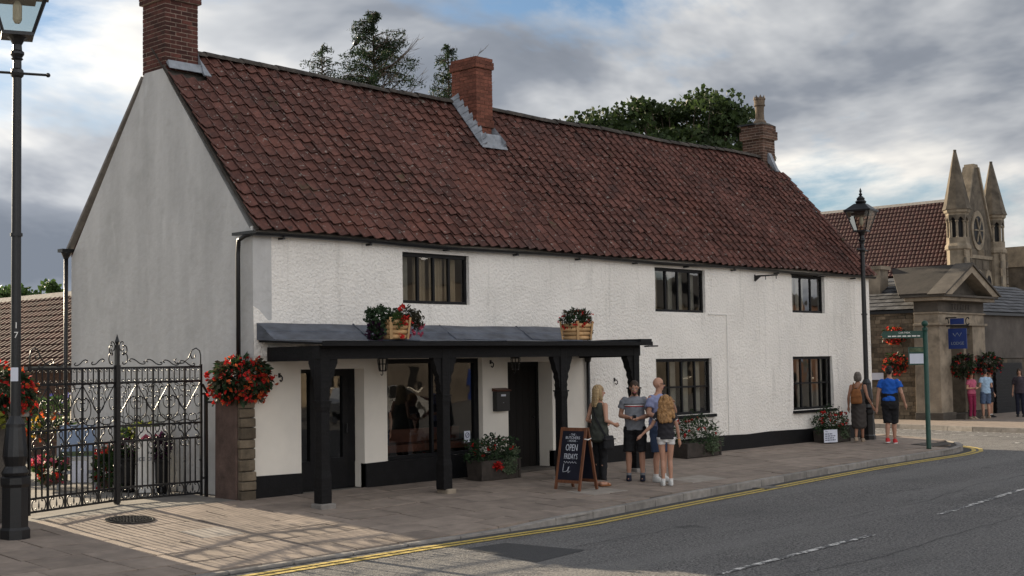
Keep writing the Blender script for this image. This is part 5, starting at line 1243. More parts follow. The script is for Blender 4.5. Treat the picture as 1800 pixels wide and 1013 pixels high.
# nave roof with pantile corrugation
def far_roof(parent, o, ux, vx, nu, nv, m, amp, nm='roof_tiles'):
    o, ux, vx = Vector(o), Vector(ux), Vector(vx); n = ux.cross(vx).normalized(); V = []; F = []; A = []
    for j in range(nv):
        for i in range(nu):
            c = len(V); r = random.random()
            for q in (0, .35, .7, 1.0):
                hh = amp * (1 if q in (.35, .7) else 0)
                V.append(tuple(o + ux * ((i + q) / nu) + vx * (j / nv) + n * (hh + amp * .8))); V.append(tuple(o + ux * ((i + q) / nu) + vx * ((j + 1.05) / nv) + n * hh))
            for q in range(3): F.append((c + 2 * q, c + 2 * q + 2, c + 2 * q + 3, c + 2 * q + 1)); A.append(r)
    me = bpy.data.meshes.new(nm); me.from_pydata(V, [], F); at = me.attributes.new('rnd', 'FLOAT', 'FACE'); at.data.foreach_set('value', A); me.materials.append(MT[m]); ob = inst(nm, me, parent); ob['kind'] = 'stuff'; return ob
MT['htile'] = mat('hall_tile', (0.062, 0.023, 0.020), 0.7, 0.25, 3, attr='rnd', orand=0.22)
far_roof(hall, (-3.4, 24, HZ), (0, -23.4, 0), (3.4, 0, 14.0 - HZ), 78, 18, 'htile', .07)
far_roof(hall, (3.4, .6, HZ), (0, 23.4, 0), (-3.4, 0, 14.0 - HZ), 40, 10, 'htile', .05)
MB().prism([(-.18, 13.9), (0, 14.12), (.18, 13.9)], .3, 24, 'y').build('ridge', 'kerb', hall)
MB().prism([(6.2, 9.2), (7.6, 9.2), (6.9, 10.8)], -1, 2, 'y').build('buttress_cap', 'hstone', hall); MB().box(6.3, 7.5, -.8, 1.8, 0, 9.2).build('buttress', 'hstone', hall)

# ================================================================== BARN BEHIND THE YARD
barn = empty('pantiled_barn', (4.8, 16.5, 0), 0, 'low outbuilding with red pantile roof beyond the gate', 'building')
MT['btile'] = mat('barn_tile', (0.055, 0.019, 0.014), 0.85, 0.35, 3, 0.2, 20, attr='rnd', orand=0.4)
MB().box(-2.6, 2.6, -8, 12, 0, 2.2).build('wall', 'brick_b', barn)
MB().prism([(-2.6, 2.2), (2.6, 2.2), (0, 3.85)], -8, 12, 'y').build('gable', 'brick_b', barn)
far_roof(barn, (-2.85, 12, 2.10), (0, -20.2, 0), (2.85, 0, 1.83), 82, 12, 'btile', .035)
far_roof(barn, (2.85, -8.2, 2.10), (0, 20.2, 0), (-2.85, 0, 1.83), 40, 6, 'btile', .035)
MB().prism([(-.16, 3.88), (0, 4.02), (.16, 3.88)], -8.2, 12, 'y').build('ridge', 'kerb', barn)
MB().box(-2.95, -2.86, -8.2, 12, 2.02, 2.1).build('gutter', 'iron', barn)
MB().add([(-3.9, -9.2, 0), (-2.7, -9.2, 0), (-2.7, -9.2, 2.2), (-3.9, -9.2, 1.5)], [(0, 1, 2, 3)]).build('lean_to_end', 'white', barn)

# ================================================================== YARD THINGS BEHIND THE GATE
ics = empty('ice_cream_board', (-.42, 2.25, 0), math.radians(-42), 'white ice cream sign board leaning by the cottage gable behind the gate', 'sign')
MB().obox((0, .05, .53), (.44, .015, 1.06), Matrix.Rotation(-.09, 3, 'X')).build('panel', 'white', ics)
for x in (-.23, .23): MB().bar((x, .0, 0), (x, .10, 1.08), .02, .03).build('frame', 'white', ics)
text('lettering', 'ICE CREAM', .085, (0, .028, .54), (1, 0, 0), (0, .09, 1), 'ink', ics); text('lettering', 'THE', .05, (0, .034, .64), (1, 0, 0), (0, .09, 1), 'ink', ics)
MB().tube([(-.14, .05, .86), (-.08, .05, .92), (0, .05, .86), (.08, .05, .92), (.14, .05, .86)], .03, 6).build('emblem', 'pink_f', ics)
for k, (x, y, r, lb_) in enumerate(((-.46, 2.80, .20, 'tall black tub of dark purple petunias left of the ice cream sign'), (-.40, 1.93, .11, 'slim black tub of dark purple petunias right of the ice cream sign'))):
    e = empty('flower_tub', (x, y, 0), k, lb_, 'planter')
    MB().lathe([(r * .72, 0), (r * .95, .15), (r * 1.05, .50), (r * 1.12, .52), (r * 1.12, .56), (r * .95, .56)], seg=16).build('tub', 'black', e, smooth=False)
    leaves('petunias', ball(420, (0, 0, .72), (r * 1.25, r * 1.25, .24), 300 + k, .3), .07, 'purple_f', e, seed=300 + k); leaves('foliage', ball(220, (0, 0, .74), (r * 1.2, r * 1.2, .24), 310 + k, .3), .06, 'leaf_d', e, seed=310 + k)
bb = empty('blue_white_board', (-.82, 3.85, 0), math.radians(-42), 'pale blue and white notice board standing on the yard floor', 'board')
MT['pblue'] = mat('pale_blue_paint', (0.22, 0.29, 0.42), 0.7, 0.15, 4)
MB().box(-.29, .29, -.02, .02, .55, 1.08).build('panel', 'pblue', bb); MB().box(-.29, .29, -.024, -.021, .56, .64).build('stripe', 'leaf_g', bb); MB().box(-.10, .16, -.03, -.021, .12, .48).build('notice', 'paper', bb)
for x in (-.31, .31): MB().box(x - .025, x + .025, -.03, .03, 0, 1.02).build('leg', 'flash', bb)
MB().box(-.285, .285, -.02, .02, .26, .32).build('lower_rail', 'flash', bb)
def yard_plant(loc, r, label, seed, fl, lf=('leaf_m', 'leaf_d'), n=500, nf=50, pot=True):
    e = empty('potted_plant', loc, 0, label, 'plant', 'plants in the yard')
    for k, m in enumerate(lf): leaves('foliage', ball(n // len(lf), (0, 0, r[2]), r, seed + k, .3), .09, m, e, seed=seed + k)
    for k, m in enumerate(fl): blossoms('blossoms', ball(nf // len(fl), (0, 0, r[2] * 1.15), [v for v in r], seed + 9 + k, .75), .07, m, e, seed + k)
    MB().lathe([(r[0] * .45, 0), (r[0] * .65, r[2] * .55), (r[0] * .6, r[2] * .55)], seg=12).build('pot', 'slab_post', e)
    return e
yard_plant((-1.15, 4.15, 0.1), (.30, .26, .24), 'low pot of pink flowers left of the blue board in the yard', 201, ('pink_f', 'red_f'))
yard_plant((-.62, 3.30, 0.0), (.20, .22, .34), 'pot of orange flowers right of the blue board in the yard', 205, ('orange_f', 'red_f'))
yard_plant((-.55, 2.95, 0), (.20, .24, .42), 'leafy pot with a few pale flowers beside the black bin bag', 209, ('white_f', 'pink_f'), nf=16)
yard_plant((-.6, 5.2, .80), (.45, .25, .18), 'trough of yellow flowers raised behind the blue board', 213, ('yellow_f', 'yellow_f', 'orange_f'), nf=50)
yard_plant((-.35, 8.6, .65), (.8, .55, .50), 'bank of lime foliage with pink flowers far left in the yard', 217, ('pink_f', 'blue_f', 'white_f'), ('leaf_y', 'leaf_m'), 1200, 60)
yard_plant((.75, 7.6, .62), (.6, .5, .46), 'bank of dark foliage with orange flowers near the rear downpipe', 221, ('orange_f', 'blue_f'), ('leaf_d', 'leaf_m'), 1100, 30)
yard_plant((-.30, 2.7, .86), (.32, .32, .12), 'trailing vine with small pale leaves along the top of the ice cream board', 225, ('white_f',), ('leaf_y', 'leaf_m'), 420, 10)
yard_plant((-3.3, 7.5, 0), (.6, .5, .5), 'dark leafy shrub in a pot beside the left gate pier', 229, ('yellow_f',), ('leaf_d', 'leaf_m'), 800, 20)
ob_ = empty('iron_obelisk', (-.16, 2.9, 0), 0, 'thin iron garden trellis leaning on the cottage gable wall', 'trellis')
for k in range(7):
    y = -.55 + k * .18; MB().tube([(-.12 + .05, y, .3), (-.05, y, 1.5), (-.03, y + (.06 if k % 2 else -.06), 1.72)], .006, 4).build('rod', 'iron', ob_)
for z in (.8, 1.45): MB().tube([(-.07, -.6, z), (-.07, .6, z)], .006, 4).build('rod', 'iron', ob_)

# ================================================================== TREES
def conifer(loc, label, h, rad, seed, dead=0, z0=.25, dens=1.0):
    e = empty('conifer_tree', loc, 0, label, 'tree', 'conifers behind the cottage'); R = random.Random(seed); q = np.random.default_rng(seed)
    t = MB(); t.tube([(0, 0, 0), (.05, 0, h * .5), (0, .03, h)], [.16, .09, .015], 7); P = []
    n = int(120 * dens)
    for i in range(n):
        f = (i + .5) / n; z = h * (z0 + (1 - z0) * f); L = rad * (1 - f) ** .55 * R.uniform(.35, 1.15) + .10; a = R.uniform(0, 2 * PI)
        d = Vector((math.cos(a), math.sin(a), 0)); pts = [Vector((0, 0, z)) + d * L * s + Vector((0, 0, L * (.50 * s - .42 * s * s))) for s in (0, .35, .7, 1)]
        t.tube(pts, [.025, .018, .011, .005], 4)
        m = int(95 * L * dens) + 14
        s = q.random(m) ** .7; base = np.array([list(pts[0].lerp(pts[3], v)) for v in s]); base[:, 2] += L * (.35 * s - .35 * s * s) - np.abs(q.normal(size=m)) * .10
        P.append(base + q.normal(size=(m, 3)) * np.array([.07, .07, .06]) * (0.5 + L * .4))
    if dead > 10: t.tube([(0, 0, 12.1), (-.15, .18, 12.5), (-.30, .36, 12.80), (-.50, .62, 12.95)], [.03, .022, .014, .005], 4)
    t.build('trunk', 'bark', e)
    leaves('crown', np.concatenate(P), .13, 'conifer', e, seed=seed, aspect=.26, up=(0, 0, -.15))
    if dead:
        db = MB()
        for k in range(dead):
            a = R.uniform(-1.2, .5); z = h * R.uniform(.72, .92); L = R.uniform(.7, 1.7); d = Vector((.68 * math.cos(a) , -.73 * math.cos(a), 0)) + Vector((.1, .1, 0)) * math.sin(a)
            pts = [Vector((0, 0, z)) + d * L * s + Vector((0, 0, L * (.2 * s + .55 * s * s))) for s in (0, .25, .5, .75, 1)]; db.tube(pts, [.03, .024, .018, .011, .004], 4)
            for j in range(7):
                s = R.uniform(.3, 1); b0 = pts[0].lerp(pts[4], s); b0.z = z + L * (.2 * s + .55 * s * s); dd = (d * .6 + Vector((R.uniform(-.6, .6), R.uniform(-.6, .6), R.uniform(-.1, .7)))).normalized()
                db.tube([b0, b0 + dd * .22, b0 + dd * .42 + Vector((0, 0, .05))], [.008, .006, .003], 3)
        db.build('dead_branches', 'twig', e)
    return e
conifer((17.0, 16.8, 0), 'tall ragged conifer with bare dead branches behind the roof ridge', 13.9, 2.6, 3, 22, .55, 1.2)
conifer((15.85, 18.1, 0), 'smaller conifer left of the tall one behind the ridge', 12.8, 1.7, 5, 4, .62, .62)
conifer((18.75, 15.0, 0), 'thin conifer beside the middle chimney', 12.75, 1.4, 8, 6, .6, .8)
def crown_tree(name, loc, label, lobes, seed, leafm, per, lsize, nclump, cr, fork, group=None, trunk=.35):
    """trunk forks into limbs that each reach a leaf clump; clumps fill the given lobes (centre, radii)"""
    e = empty(name, loc, 0, label, 'tree', group); R = random.Random(seed); q = np.random.default_rng(seed); t = MB(); t.tube([(0, 0, 0), (.1, .05, fork * .5), (0, 0, fork)], [trunk, trunk * .75, trunk * .55], 8); pts = []
    for i in range(nclump):
        c, r = lobes[i % len(lobes)]; d = q.normal(size=3); d /= np.linalg.norm(d)
        if d[2] < -.55: d[2] *= -1
        c = np.asarray(c) + d * np.asarray(r) * (.45 + .55 * q.random() ** .4); a0 = Vector((0, 0, fork * R.uniform(.75, 1))); b0 = Vector(c); m0 = a0.lerp(b0, .5) + Vector((R.uniform(-.4, .4), R.uniform(-.4, .4), R.uniform(.1, .7)))
        t.tube([a0, a0.lerp(m0, .6), m0, m0.lerp(b0, .6), b0], [trunk * .22, trunk * .17, trunk * .12, trunk * .07, .012], 4)
        rr = q.uniform(.6, 1.15) * cr; n = int(per * rr / cr); dd = q.normal(size=(n, 3)); dd /= np.linalg.norm(dd, axis=1)[:, None]; pts.append(c + dd * rr * (q.random((n, 1)) ** .45) * np.array([1.15, 1.15, .75]))
    t.build('trunk', 'bark', e); leaves('crown', np.concatenate(pts), lsize, leafm, e, seed=seed, aspect=.75, up=(0, 0, .25)); return e
crown_tree('broadleaf_tree', (36.3, 18.3, -.5), 'wide dark green broadleaf tree behind the right end of the roof', [((-2.5, 2.6, 11.7), (2.2, 2.2, 1.8)), ((-.9, 1.0, 12.3), (2.0, 2.0, 1.9)), ((.6, -.6, 12.4), (2.4, 2.4, 2.3)), ((1.5, -1.6, 11.6), (1.7, 1.7, 2.2)), ((0, 0, 11.0), (3.4, 3.4, 1.8))], 12, 'tree_d', 105, .23, 180, .66, 7.0)
for k, (x, y, h) in enumerate(((14.0, 42.6, 5.6), (16.0, 40.8, 5.9), (17.2, 39.8, 6.0), (18.2, 38.6, 5.5), (21.0, 37.0, 5.6))):
    crown_tree('garden_tree', (x, y, -.5), ('small green tree beyond the barn, leftmost in view', 'small green tree beyond the barn, just left of the lamp post', 'small green tree beyond the barn, just right of the lamp post', 'small green tree beyond the barn, nearest the gable', 'small green tree beyond the barn hidden mostly by the gable')[k], [((0, 0, h - .75), (.95, .95, 1.25)), ((.3, .3, h - 1.6), (1.2, 1.2, 1.2))], 60 + k, 'leaf_m', 90, .22, 34, .45, h * .45, 'trees beyond the barn', .16)
bird = empty('crow', (16.63, 17.24, 12.78), math.radians(200), 'black bird perched at the top left of the tall conifer', 'bird')
b = MB(); b.ell((0, 0, .10), (.08, .16, .09), 10, 8, Matrix.Rotation(.7, 3, 'X')); b.ell((0, .10, .24), (.06, .07, .06), 10, 8); b.bar((0, -.08, .02), (0, -.22, -.10), .06, .02); b.build('body', 'iron', bird, smooth=True)
MB().lathe([(.02, 0), (.002, .07)], (0, .16, .235), 6).build('beak', 'iron', bird)

# ================================================================== ACROSS THE STREET (seen in the shop glass)
def terrace(loc, w, h, d, m, label, seed):
    e = empty('terraced_house', loc, 0, label, 'house', 'houses across the street'); R = random.Random(seed)
    MB().box(-w / 2, w / 2, -d, 0, 0, h).build('wall', m, e); MB().prism([(-d - .3, h), (.3, h), (-d / 2, h + 2.6)], -w / 2 - .1, w / 2 + .1, 'x').build('roof', 'slate', e)
    for j in range(2):
        for i in range(3):
            if j == 0 and i == 1: continue
            x = -w / 2 + w * (i + .5) / 3; z = .9 + j * 2.7; wv_ = MB().box(x - .5, x + .5, .0, .03, z, z + 1.4).build('window', 'black', e); MB().box(x - .6, x + .6, 0, .10, z - .12, z - .02).build('sill', 'white', wv_)
    MB().box(-.5, .5, 0, .06, 0, 2.1).build('door', 'blue_s', e)
for k, (m_, lb_) in enumerate((('rubble', 'brown rubble stone house across the street'), ('stone', 'buff ashlar stone house across the street'), ('drender', 'grey rendered house across the street'), ('stone_d', 'dark stone house across the street'), ('brick_b', 'brown brick house across the street'))):
    terrace((16 + k * 17.5, -46, -.3), 16.5, 6.6 + (k % 3) * .5, 8, m_, lb_, k)
car = empty('parked_car', (24.6, -25.0, zr(21)), 0, 'silver hatchback parked across the street', 'car')
MT['silver'] = mat('silver_paint', (0.50, 0.51, 0.53), 0.25, 0.03, 3, metal=.6); MT['tyre'] = mat('tyre', (0.02, 0.02, 0.02), 0.8, 0.1, 5)
side = [(-2.05, .35), (2.05, .33), (2.12, .62), (1.95, .84), (1.15, .98), (.35, 1.42), (-1.2, 1.47), (-1.95, 1.05), (-2.1, .80)]
cb = MB(); rs = [[(x * k, y, z if z < .9 else .9 + (z - .9) * kk) for x, z in side] for y, k, kk in ((-.86, .97, .93), (-.80, 1, 1), (.80, 1, 1), (.86, .97, .93))]; cb.rings(rs); cb.build('body', 'silver', car, bevel=.03)
for s in (-1, 1):
    MB().prism([(1.0, .99), (.33, 1.36), (-.35, 1.40), (-.35, .99)], s * .845, s * .868, 'y').build('side_window', 'black', car); MB().prism([(-.42, .99), (-.42, 1.40), (-1.15, 1.40), (-1.75, 1.05)], s * .845, s * .868, 'y').build('side_window', 'black', car)
    for x in (-1.3, 1.3):
        w_ = bpy.data.objects.new('wheel', None); COL.objects.link(w_); w_.parent = car; w_.location = (x, s * .80, .32)
        tb_ = MB(); tb_.tube([(0, -.10, 0), (0, .10, 0)], .32, 20); tb_.build('tyre', 'tyre', w_); rb = MB(); rb.tube([(0, -.105, 0), (0, .105, 0)], .2, 16); rb.build('rim', 'flash', w_)
    MB().ell((.85, s * .95, 1.0), (.09, .08, .06), 8, 6).build('wing_mirror', 'black', car); MB().box(-.30, -.12, s * .87 - .01, s * .87 + .01, .86, .89).build('door_handle', 'iron', car)
MB().add([(1.12, -.70, 1.0), (1.12, .70, 1.0), (.40, .62, 1.41), (.40, -.62, 1.41)], [(0, 1, 2, 3)]).build('windscreen', 'black', car, loc=(.02, 0, .012))
# ================================================================== PEOPLE
SKIN = [mat('skin_fair', (0.46, 0.25, 0.17), 0.55, 0.08, 6), mat('skin_tan', (0.36, 0.18, 0.115), 0.55, 0.08, 6)]
def cm(name, col, var=.14, rough=.85, scale=14): MT[name] = mat(name, col, rough, var, scale, .35, 9, bdist=.02); return name
for n_, c_ in dict(green_top=(.048, .052, .042), black_cloth=(.010, .010, .012), grey_tee=(.20, .21, .235), lilac_shirt=(.23, .25, .40), denim=(.045, .07, .13), charcoal_tee=(.022, .020, .024), white_cloth=(.66, .64, .62), dress_brown=(.050, .042, .038), blue_tee=(.012, .10, .46), red_shoe=(.55, .035, .04), white_shoe=(.60, .60, .58), tan_leather=(.22, .085, .028), pink_top=(.45, .10, .17), magenta=(.22, .012, .055), sky_shirt=(.33, .47, .62), denim_short=(.08, .12, .20), navy=(.012, .014, .03), floral=(.05, .04, .05), red_cloth=(.4, .03, .04), beige_shoe=(.35, .27, .2)).items(): cm(n_, c_)
for n_, c_ in dict(hair_blonde=(.36, .25, .13), hair_curly=(.34, .185, .075), hair_brown=(.045, .028, .018), hair_grey=(.13, .11, .095), hair_dark=(.02, .014, .011), beard_brown=(.075, .035, .018)).items(): MT[n_] = mat(n_, c_, .6, .45, 30, .8, 40, streak=(1, 1, .25))
def _ring(c, ax, rx, ry, n=12):
    c = Vector(c); a = Vector(ax).normalized(); u = Vector((1, 0, 0)) - a * a.x
    if u.length < .2: u = Vector((0, 1, 0)) - a * a.y
    u.normalize(); w = a.cross(u); return [c + u * rx * math.cos(2 * PI * k / n) + w * ry * math.sin(2 * PI * k / n) for k in range(n)]
class Body(MB):
    def cap(s, p0, r0, p1, r1):     # tapered capsule
        p0, p1 = Vector(p0), Vector(p1); d = (p1 - p0).normalized(); rs = []
        for t in (-.98, -.7, -.3): rs.append(_ring(p0 + d * r0 * t, d, r0 * math.sqrt(1 - t * t), r0 * math.sqrt(1 - t * t)))
        rs.append(_ring(p0, d, r0, r0)); rs.append(_ring(p1, d, r1, r1))
        for t in (.3, .7, .98): rs.append(_ring(p1 + d * r1 * t, d, r1 * math.sqrt(1 - t * t), r1 * math.sqrt(1 - t * t)))
        return s.rings(rs)
    def chain(s, pts, rads):
        for i in range(len(pts) - 1): s.cap(pts[i], rads[i], pts[i + 1], rads[i + 1])
        return s
    def cone(s, p0, r0, p1, r1, flat=1.0):
        d = (Vector(p1) - Vector(p0)).normalized(); return s.rings([_ring(p0, d, r0, r0 * flat), _ring(Vector(p0).lerp(Vector(p1), .5), d, (r0 + r1) / 2, (r0 + r1) / 2 * flat), _ring(p1, d, r1, r1 * flat)])
    def loft(s, secs, n=20, wav=0.0, k=5):
        return s.rings([[(cx + rx * (1 + wav * math.sin(k * a + z * 4)) * math.cos(a), cy + ry * (1 + wav * math.sin(k * a + z * 4)) * math.sin(a), z) for a in [2 * PI * q / n for q in range(n)]] for z, cx, cy, rx, ry in secs])
    def remesh(s, name, m, parent, voxel=.013, it=3, rough=0.0, fold=0.0):
        me = s.mesh(name, None); tmp = bpy.data.objects.new(name, me); COL.objects.link(tmp)
        r = tmp.modifiers.new('r', 'REMESH'); r.mode = 'VOXEL'; r.voxel_size = voxel
        q = tmp.modifiers.new('s', 'SMOOTH'); q.factor = .5; q.iterations = it
        dg = bpy.context.evaluated_depsgraph_get(); me2 = bpy.data.meshes.new_from_object(tmp.evaluated_get(dg)); bpy.data.objects.remove(tmp); bpy.data.meshes.remove(me)
        me2.name = name; me2.materials.clear(); me2.materials.append(MT[m] if isinstance(m, str) else m); me2.polygons.foreach_set('use_smooth', [True] * len(me2.polygons))
        if fold:
            n = len(me2.vertices); co = np.empty(n * 3); me2.vertices.foreach_get('co', co); co = co.reshape(-1, 3); no = np.empty(n * 3); me2.vertex_normals.foreach_get('vector', no); no = no.reshape(-1, 3); x, y, z = co.T
            f = np.sin(30 * z + 16 * x + 3 * np.sin(11 * y + 7 * z)) * np.sin(21 * x - 13 * z + 9 * y) + .6 * np.sin(52 * z - 20 * y + 4 * np.sin(14 * x)); co = co + no * (f * fold)[:, None]; me2.vertices.foreach_set('co', co.reshape(-1))
        if rough:
            n = len(me2.vertices); co = np.empty(n * 3); me2.vertices.foreach_get('co', co); co = co.reshape(-1, 3); no = np.empty(n * 3); me2.vertex_normals.foreach_get('vector', no); no = no.reshape(-1, 3)
            f = np.sin(co[:, 0] * 95 + 9 * np.sin(co[:, 2] * 22)) * np.sin(co[:, 1] * 90 + 7 * np.sin(co[:, 2] * 17)) ; co += no * (f * rough)[:, None]; me2.vertices.foreach_set('co', co.reshape(-1))
        o = bpy.data.objects.new(name, me2); COL.objects.link(o); o.parent = parent; return o
def person(label, loc, face, H, clothes, skin=0, head_yaw=0.0, head_pitch=0.0, rel=None, lel=None, rwr=None, lwr=None, hair=None, hair_m='hair_brown', stride=0.0, lean=0.0, female=False, child=False, far=False, stance=.10, belly=0.0, extras=None, shoe='black_cloth', sock=None, sandal=False):
    e = empty('person', loc, math.atan2(face[1], face[0]) - PI / 2, label, 'person'); k = H / 1.75; e.scale = (k, k, k); vx = (.013 if not far else .02)
    sw = (.165 if female else .185) * (.86 if child else 1.0); hw = .095
    hipz, shz = .91, 1.425
    rel = Vector(rel or (sw + .06, -.02, 1.12)); lel = Vector(lel or (-sw - .06, -.02, 1.12)); rwr = Vector(rwr or (sw + .08, .06, .87)); lwr = Vector(lwr or (-sw - .08, .06, .87))
    # feet: stride moves right leg forward, left leg back
    fr, fl_ = Vector((stance, stride, .075)), Vector((-stance, -stride, .075 + abs(stride) * .28))
    kr_, kl_ = Vector((stance * .95, stride * .55 + .03, .49)), Vector((-stance * .95, -stride * .25 + .03, .49))
    hr, hl = Vector((hw, 0, hipz)), Vector((-hw, 0, hipz))
    lw = .88 if (female or child) else 1.0
    b = Body()
    for h_, k_, f_ in ((hr, kr_, fr), (hl, kl_, fl_)):
        b.chain([h_, k_.lerp(h_, .5), k_], [.088 * lw, .074 * lw, .056 * lw]); b.chain([k_, k_.lerp(f_, .32) + Vector((0, -.014, 0)), f_.lerp(k_, .12)], [.053 * lw, .056 * lw, .036 * lw])
        b.chain([f_ + Vector((0, -.04, -.03)), f_ + Vector((0, .06, -.04)), f_ + Vector((.005, .15, -.052))], [.036, .036, .022])
    b.loft([(.86, 0, -.01, .10, .08), (.92, 0, -.01, .155, .108), (1.0, 0, 0, .15, .10), (1.10, 0, .005 + belly * .3, .128 + belly * .3, .092 + belly * .5), (1.22, 0, .01, .145, .10 + belly * .2), (1.34, 0, .01, sw * .90, .105), (1.42, 0, 0, sw * .80, .085), (1.47, 0, -.005, .075, .062), (1.50, 0, 0, .055, .055)])
    for s_, el, wr in ((1, rel, rwr), (-1, lel, lwr)):
        sh_ = Vector((s_ * sw, -.005, shz - .025)); b.chain([sh_, sh_.lerp(el, .5), el], [.056 * lw, .047 * lw, .039 * lw]); b.chain([el, el.lerp(wr, .35), wr], [.039 * lw, .041 * lw, .026 * lw])
        d = (wr - el).normalized(); side = d.cross(Vector((0, 1, 0))); side = side.normalized() if side.length > .1 else Vector((1, 0, 0)); thumb = (Vector((0, 1, 0)) - d * d.y); thumb = thumb.normalized() if thumb.length > .1 else Vector((0, 0, 1))
        b.chain([wr, wr + d * .05, wr + d * .085], [.026, .036, .033])
        for q, (o_, L) in enumerate(((.028, .070), (.010, .082), (-.010, .076), (-.028, .060))):
            p = wr + d * .085 + thumb * o_; in_ = Vector((-s_ * .6, .5, 0)); mid = p + d * L * .55 + in_ * .008; b.chain([p, mid, mid + d * L * .40 + in_ * .022], [.0105, .0098, .0085])
        b.chain([wr + d * .03 + thumb * .024, wr + d * .065 + thumb * .05, wr + d * .095 + thumb * .052], [.013, .011, .009])
    # head
    RH = Matrix.Rotation(head_yaw, 3, 'Z') @ Matrix.Rotation(head_pitch, 3, 'X'); C0 = Vector((0, .0, 1.50))
    def hp(p): return C0 + RH @ (Vector(p) - C0)
    b.cap((0, 0, 1.44), .056, hp((0, .012, 1.555)), .052)
    b.ell(hp((0, .0, 1.655)), (.073, .092, .095), 14, 10, RH); b.ell(hp((0, .028, 1.595)), (.058, .066, .075), 12, 8, RH); b.ell(hp((0, .055, 1.555)), (.032, .034, .028), 10, 6, RH)
    b.cap(hp((0, .090, 1.645)), .010, hp((0, .112, 1.610)), .016)
    for s_ in (-1, 1): b.ell(hp((s_ * .076, -.005, 1.625)), (.012, .022, .033), 8, 6, RH)
    b.remesh('body', SKIN[skin], e, voxel=vx * .85, it=2)
    if not far:
        for s_ in (-1, 1):
            MB().ell(hp((s_ * .030, .083, 1.640)), (.013, .010, .008), 8, 6, RH).build('eye', 'white_cloth', e); MB().ell(hp((s_ * .030, .091, 1.640)), (.006, .005, .006), 6, 5, RH).build('pupil', 'hair_dark', e)
            MB().tube([hp((s_ * .015, .092, 1.662)), hp((s_ * .032, .090, 1.667)), hp((s_ * .048, .078, 1.661))], .005, 5).build('eyebrow', hair_m if hair_m in MT else 'hair_brown', e)
        MB().tube([hp((-.022, .088, 1.580)), hp((0, .096, 1.578)), hp((.022, .088, 1.580))], .0065, 6).build('mouth', 'pink_top', e)
    if hair:
        hb = Body(); hair(hb, hp, RH); hb.remesh('hair', hair_m, e, voxel=vx * .9, it=1, rough=.007)
    J = dict(hr=hr, hl=hl, kr=kr_, kl=kl_, fr=fr, fl=fl_, rel=rel, lel=lel, rwr=rwr, lwr=lwr, sw=sw, shz=shz, hp=hp, RH=RH, vx=vx, e=e, lw=lw, belly=belly)
    for c in clothes: c(J)
    # shoes
    for f_ in (fr, fl_):
        s_ = Body(); s_.loft([(f_.z - .078, f_.x, f_.y + .055, .048, .135), (f_.z - .05, f_.x, f_.y + .055, .050, .138), (f_.z - .02, f_.x, f_.y + .02, .046, .10), (f_.z + (.02 if not sandal else -.04), f_.x, f_.y - .01, .044, .062)], 16)
        if sandal: s_ = Body(); s_.loft([(f_.z - .080, f_.x, f_.y + .055, .050, .138), (f_.z - .058, f_.x, f_.y + .055, .050, .138)], 16); s_.loft([(f_.z - .06, f_.x, f_.y + .09, .050, .022), (f_.z - .02, f_.x, f_.y + .08, .044, .022)], 12)
        s_.remesh('shoe', shoe, e, voxel=.011, it=1)
        if sock:
            MB().lathe([(.043, 0), (.045, .06)], (f_.x, f_.y - .005, f_.z + .0), 12).build('sock', sock, e)
        if shoe in ('red_shoe',):
            MB().rings([_ring((f_.x, f_.y + .055, f_.z - z), (0, 0, 1), .053, .142, 16) for z in (.088, .066)]).build('sole', 'white_cloth', e)
    if extras: extras(J)
    return e
def tee(m, bottom=.90, sleeve=.5, loose=.012, stripe=None, name='t_shirt', vneck=False, wav=.02):
    def f(J):
        sw, bl = J['sw'], J['belly']; b = Body()
        b.loft([(bottom, 0, 0, .165 + loose, .125 + loose + bl * .4), (1.0, 0, 0, .158 + loose, .118 + loose + bl * .5), (1.10, 0, .005 + bl * .3, .142 + loose + bl * .3, .108 + loose + bl * .5), (1.22, 0, .01, .152 + loose, .112 + loose + bl * .2), (1.34, 0, .01, sw * .90 + loose, .115 + loose), (1.41, 0, 0, sw * .76 + loose, .092 + loose), (1.455, 0, -.005, .105, .076), (1.478, 0, 0, .07, .065)], 22, wav)
        if sleeve:
            for s_, el in ((1, J['rel']), (-1, J['lel'])):
                sh_ = Vector((s_ * sw, -.005, J['shz'] - .03)); p = sh_.lerp(el, sleeve); b.cap(sh_ + Vector((-s_ * .02, 0, .004)), .066 + loose * .2, sh_.lerp(el, .15), .066 + loose * .3); b.cone(sh_, .060 + loose * .5, p, .056 + loose, 1)
        o = b.remesh(name, m, J['e'], voxel=J['vx'] * .9, it=2, fold=.0055)
        if stripe:
            for (z0, z1, mm) in stripe:
                c = Body(); c.rings([[((sw * .88 + loose + .012 - (1.34 - z) * .35) * math.cos(a), .01 + (.118 + loose + .008) * math.sin(a), z) for a in [PI * q / 16 for q in range(17)]] for z in (z0, z1)], cap=False, closed=False); c.build('chest_stripe', mm, o)
    return f
def shorts(m, hem=.55, flare=.02, name='shorts', top=1.02):
    def f(J):
        b = Body(); b.loft([(.84, 0, -.005, .135, .10), (.90, 0, -.005, .168, .122), (.97, 0, 0, .162, .116), (top, 0, 0, .152, .110)], 20)
        for h_, k_, f_ in ((J['hr'], J['kr'], J['fr']), (J['hl'], J['kl'], J['fl'])):
            t = (h_.z - hem) / (h_.z - k_.z); p = h_.lerp(k_, t) if t <= 1 else k_.lerp(f_, (k_.z - hem) / (k_.z - f_.z)); b.cone(h_ + Vector((0, 0, .03)), .098 * J['lw'] + .008, p, (.072 if hem > .4 else .055) * J['lw'] + flare, 1.08)
        b.remesh(name, m, J['e'], voxel=J['vx'] * .9, it=2, fold=.005)
    return f
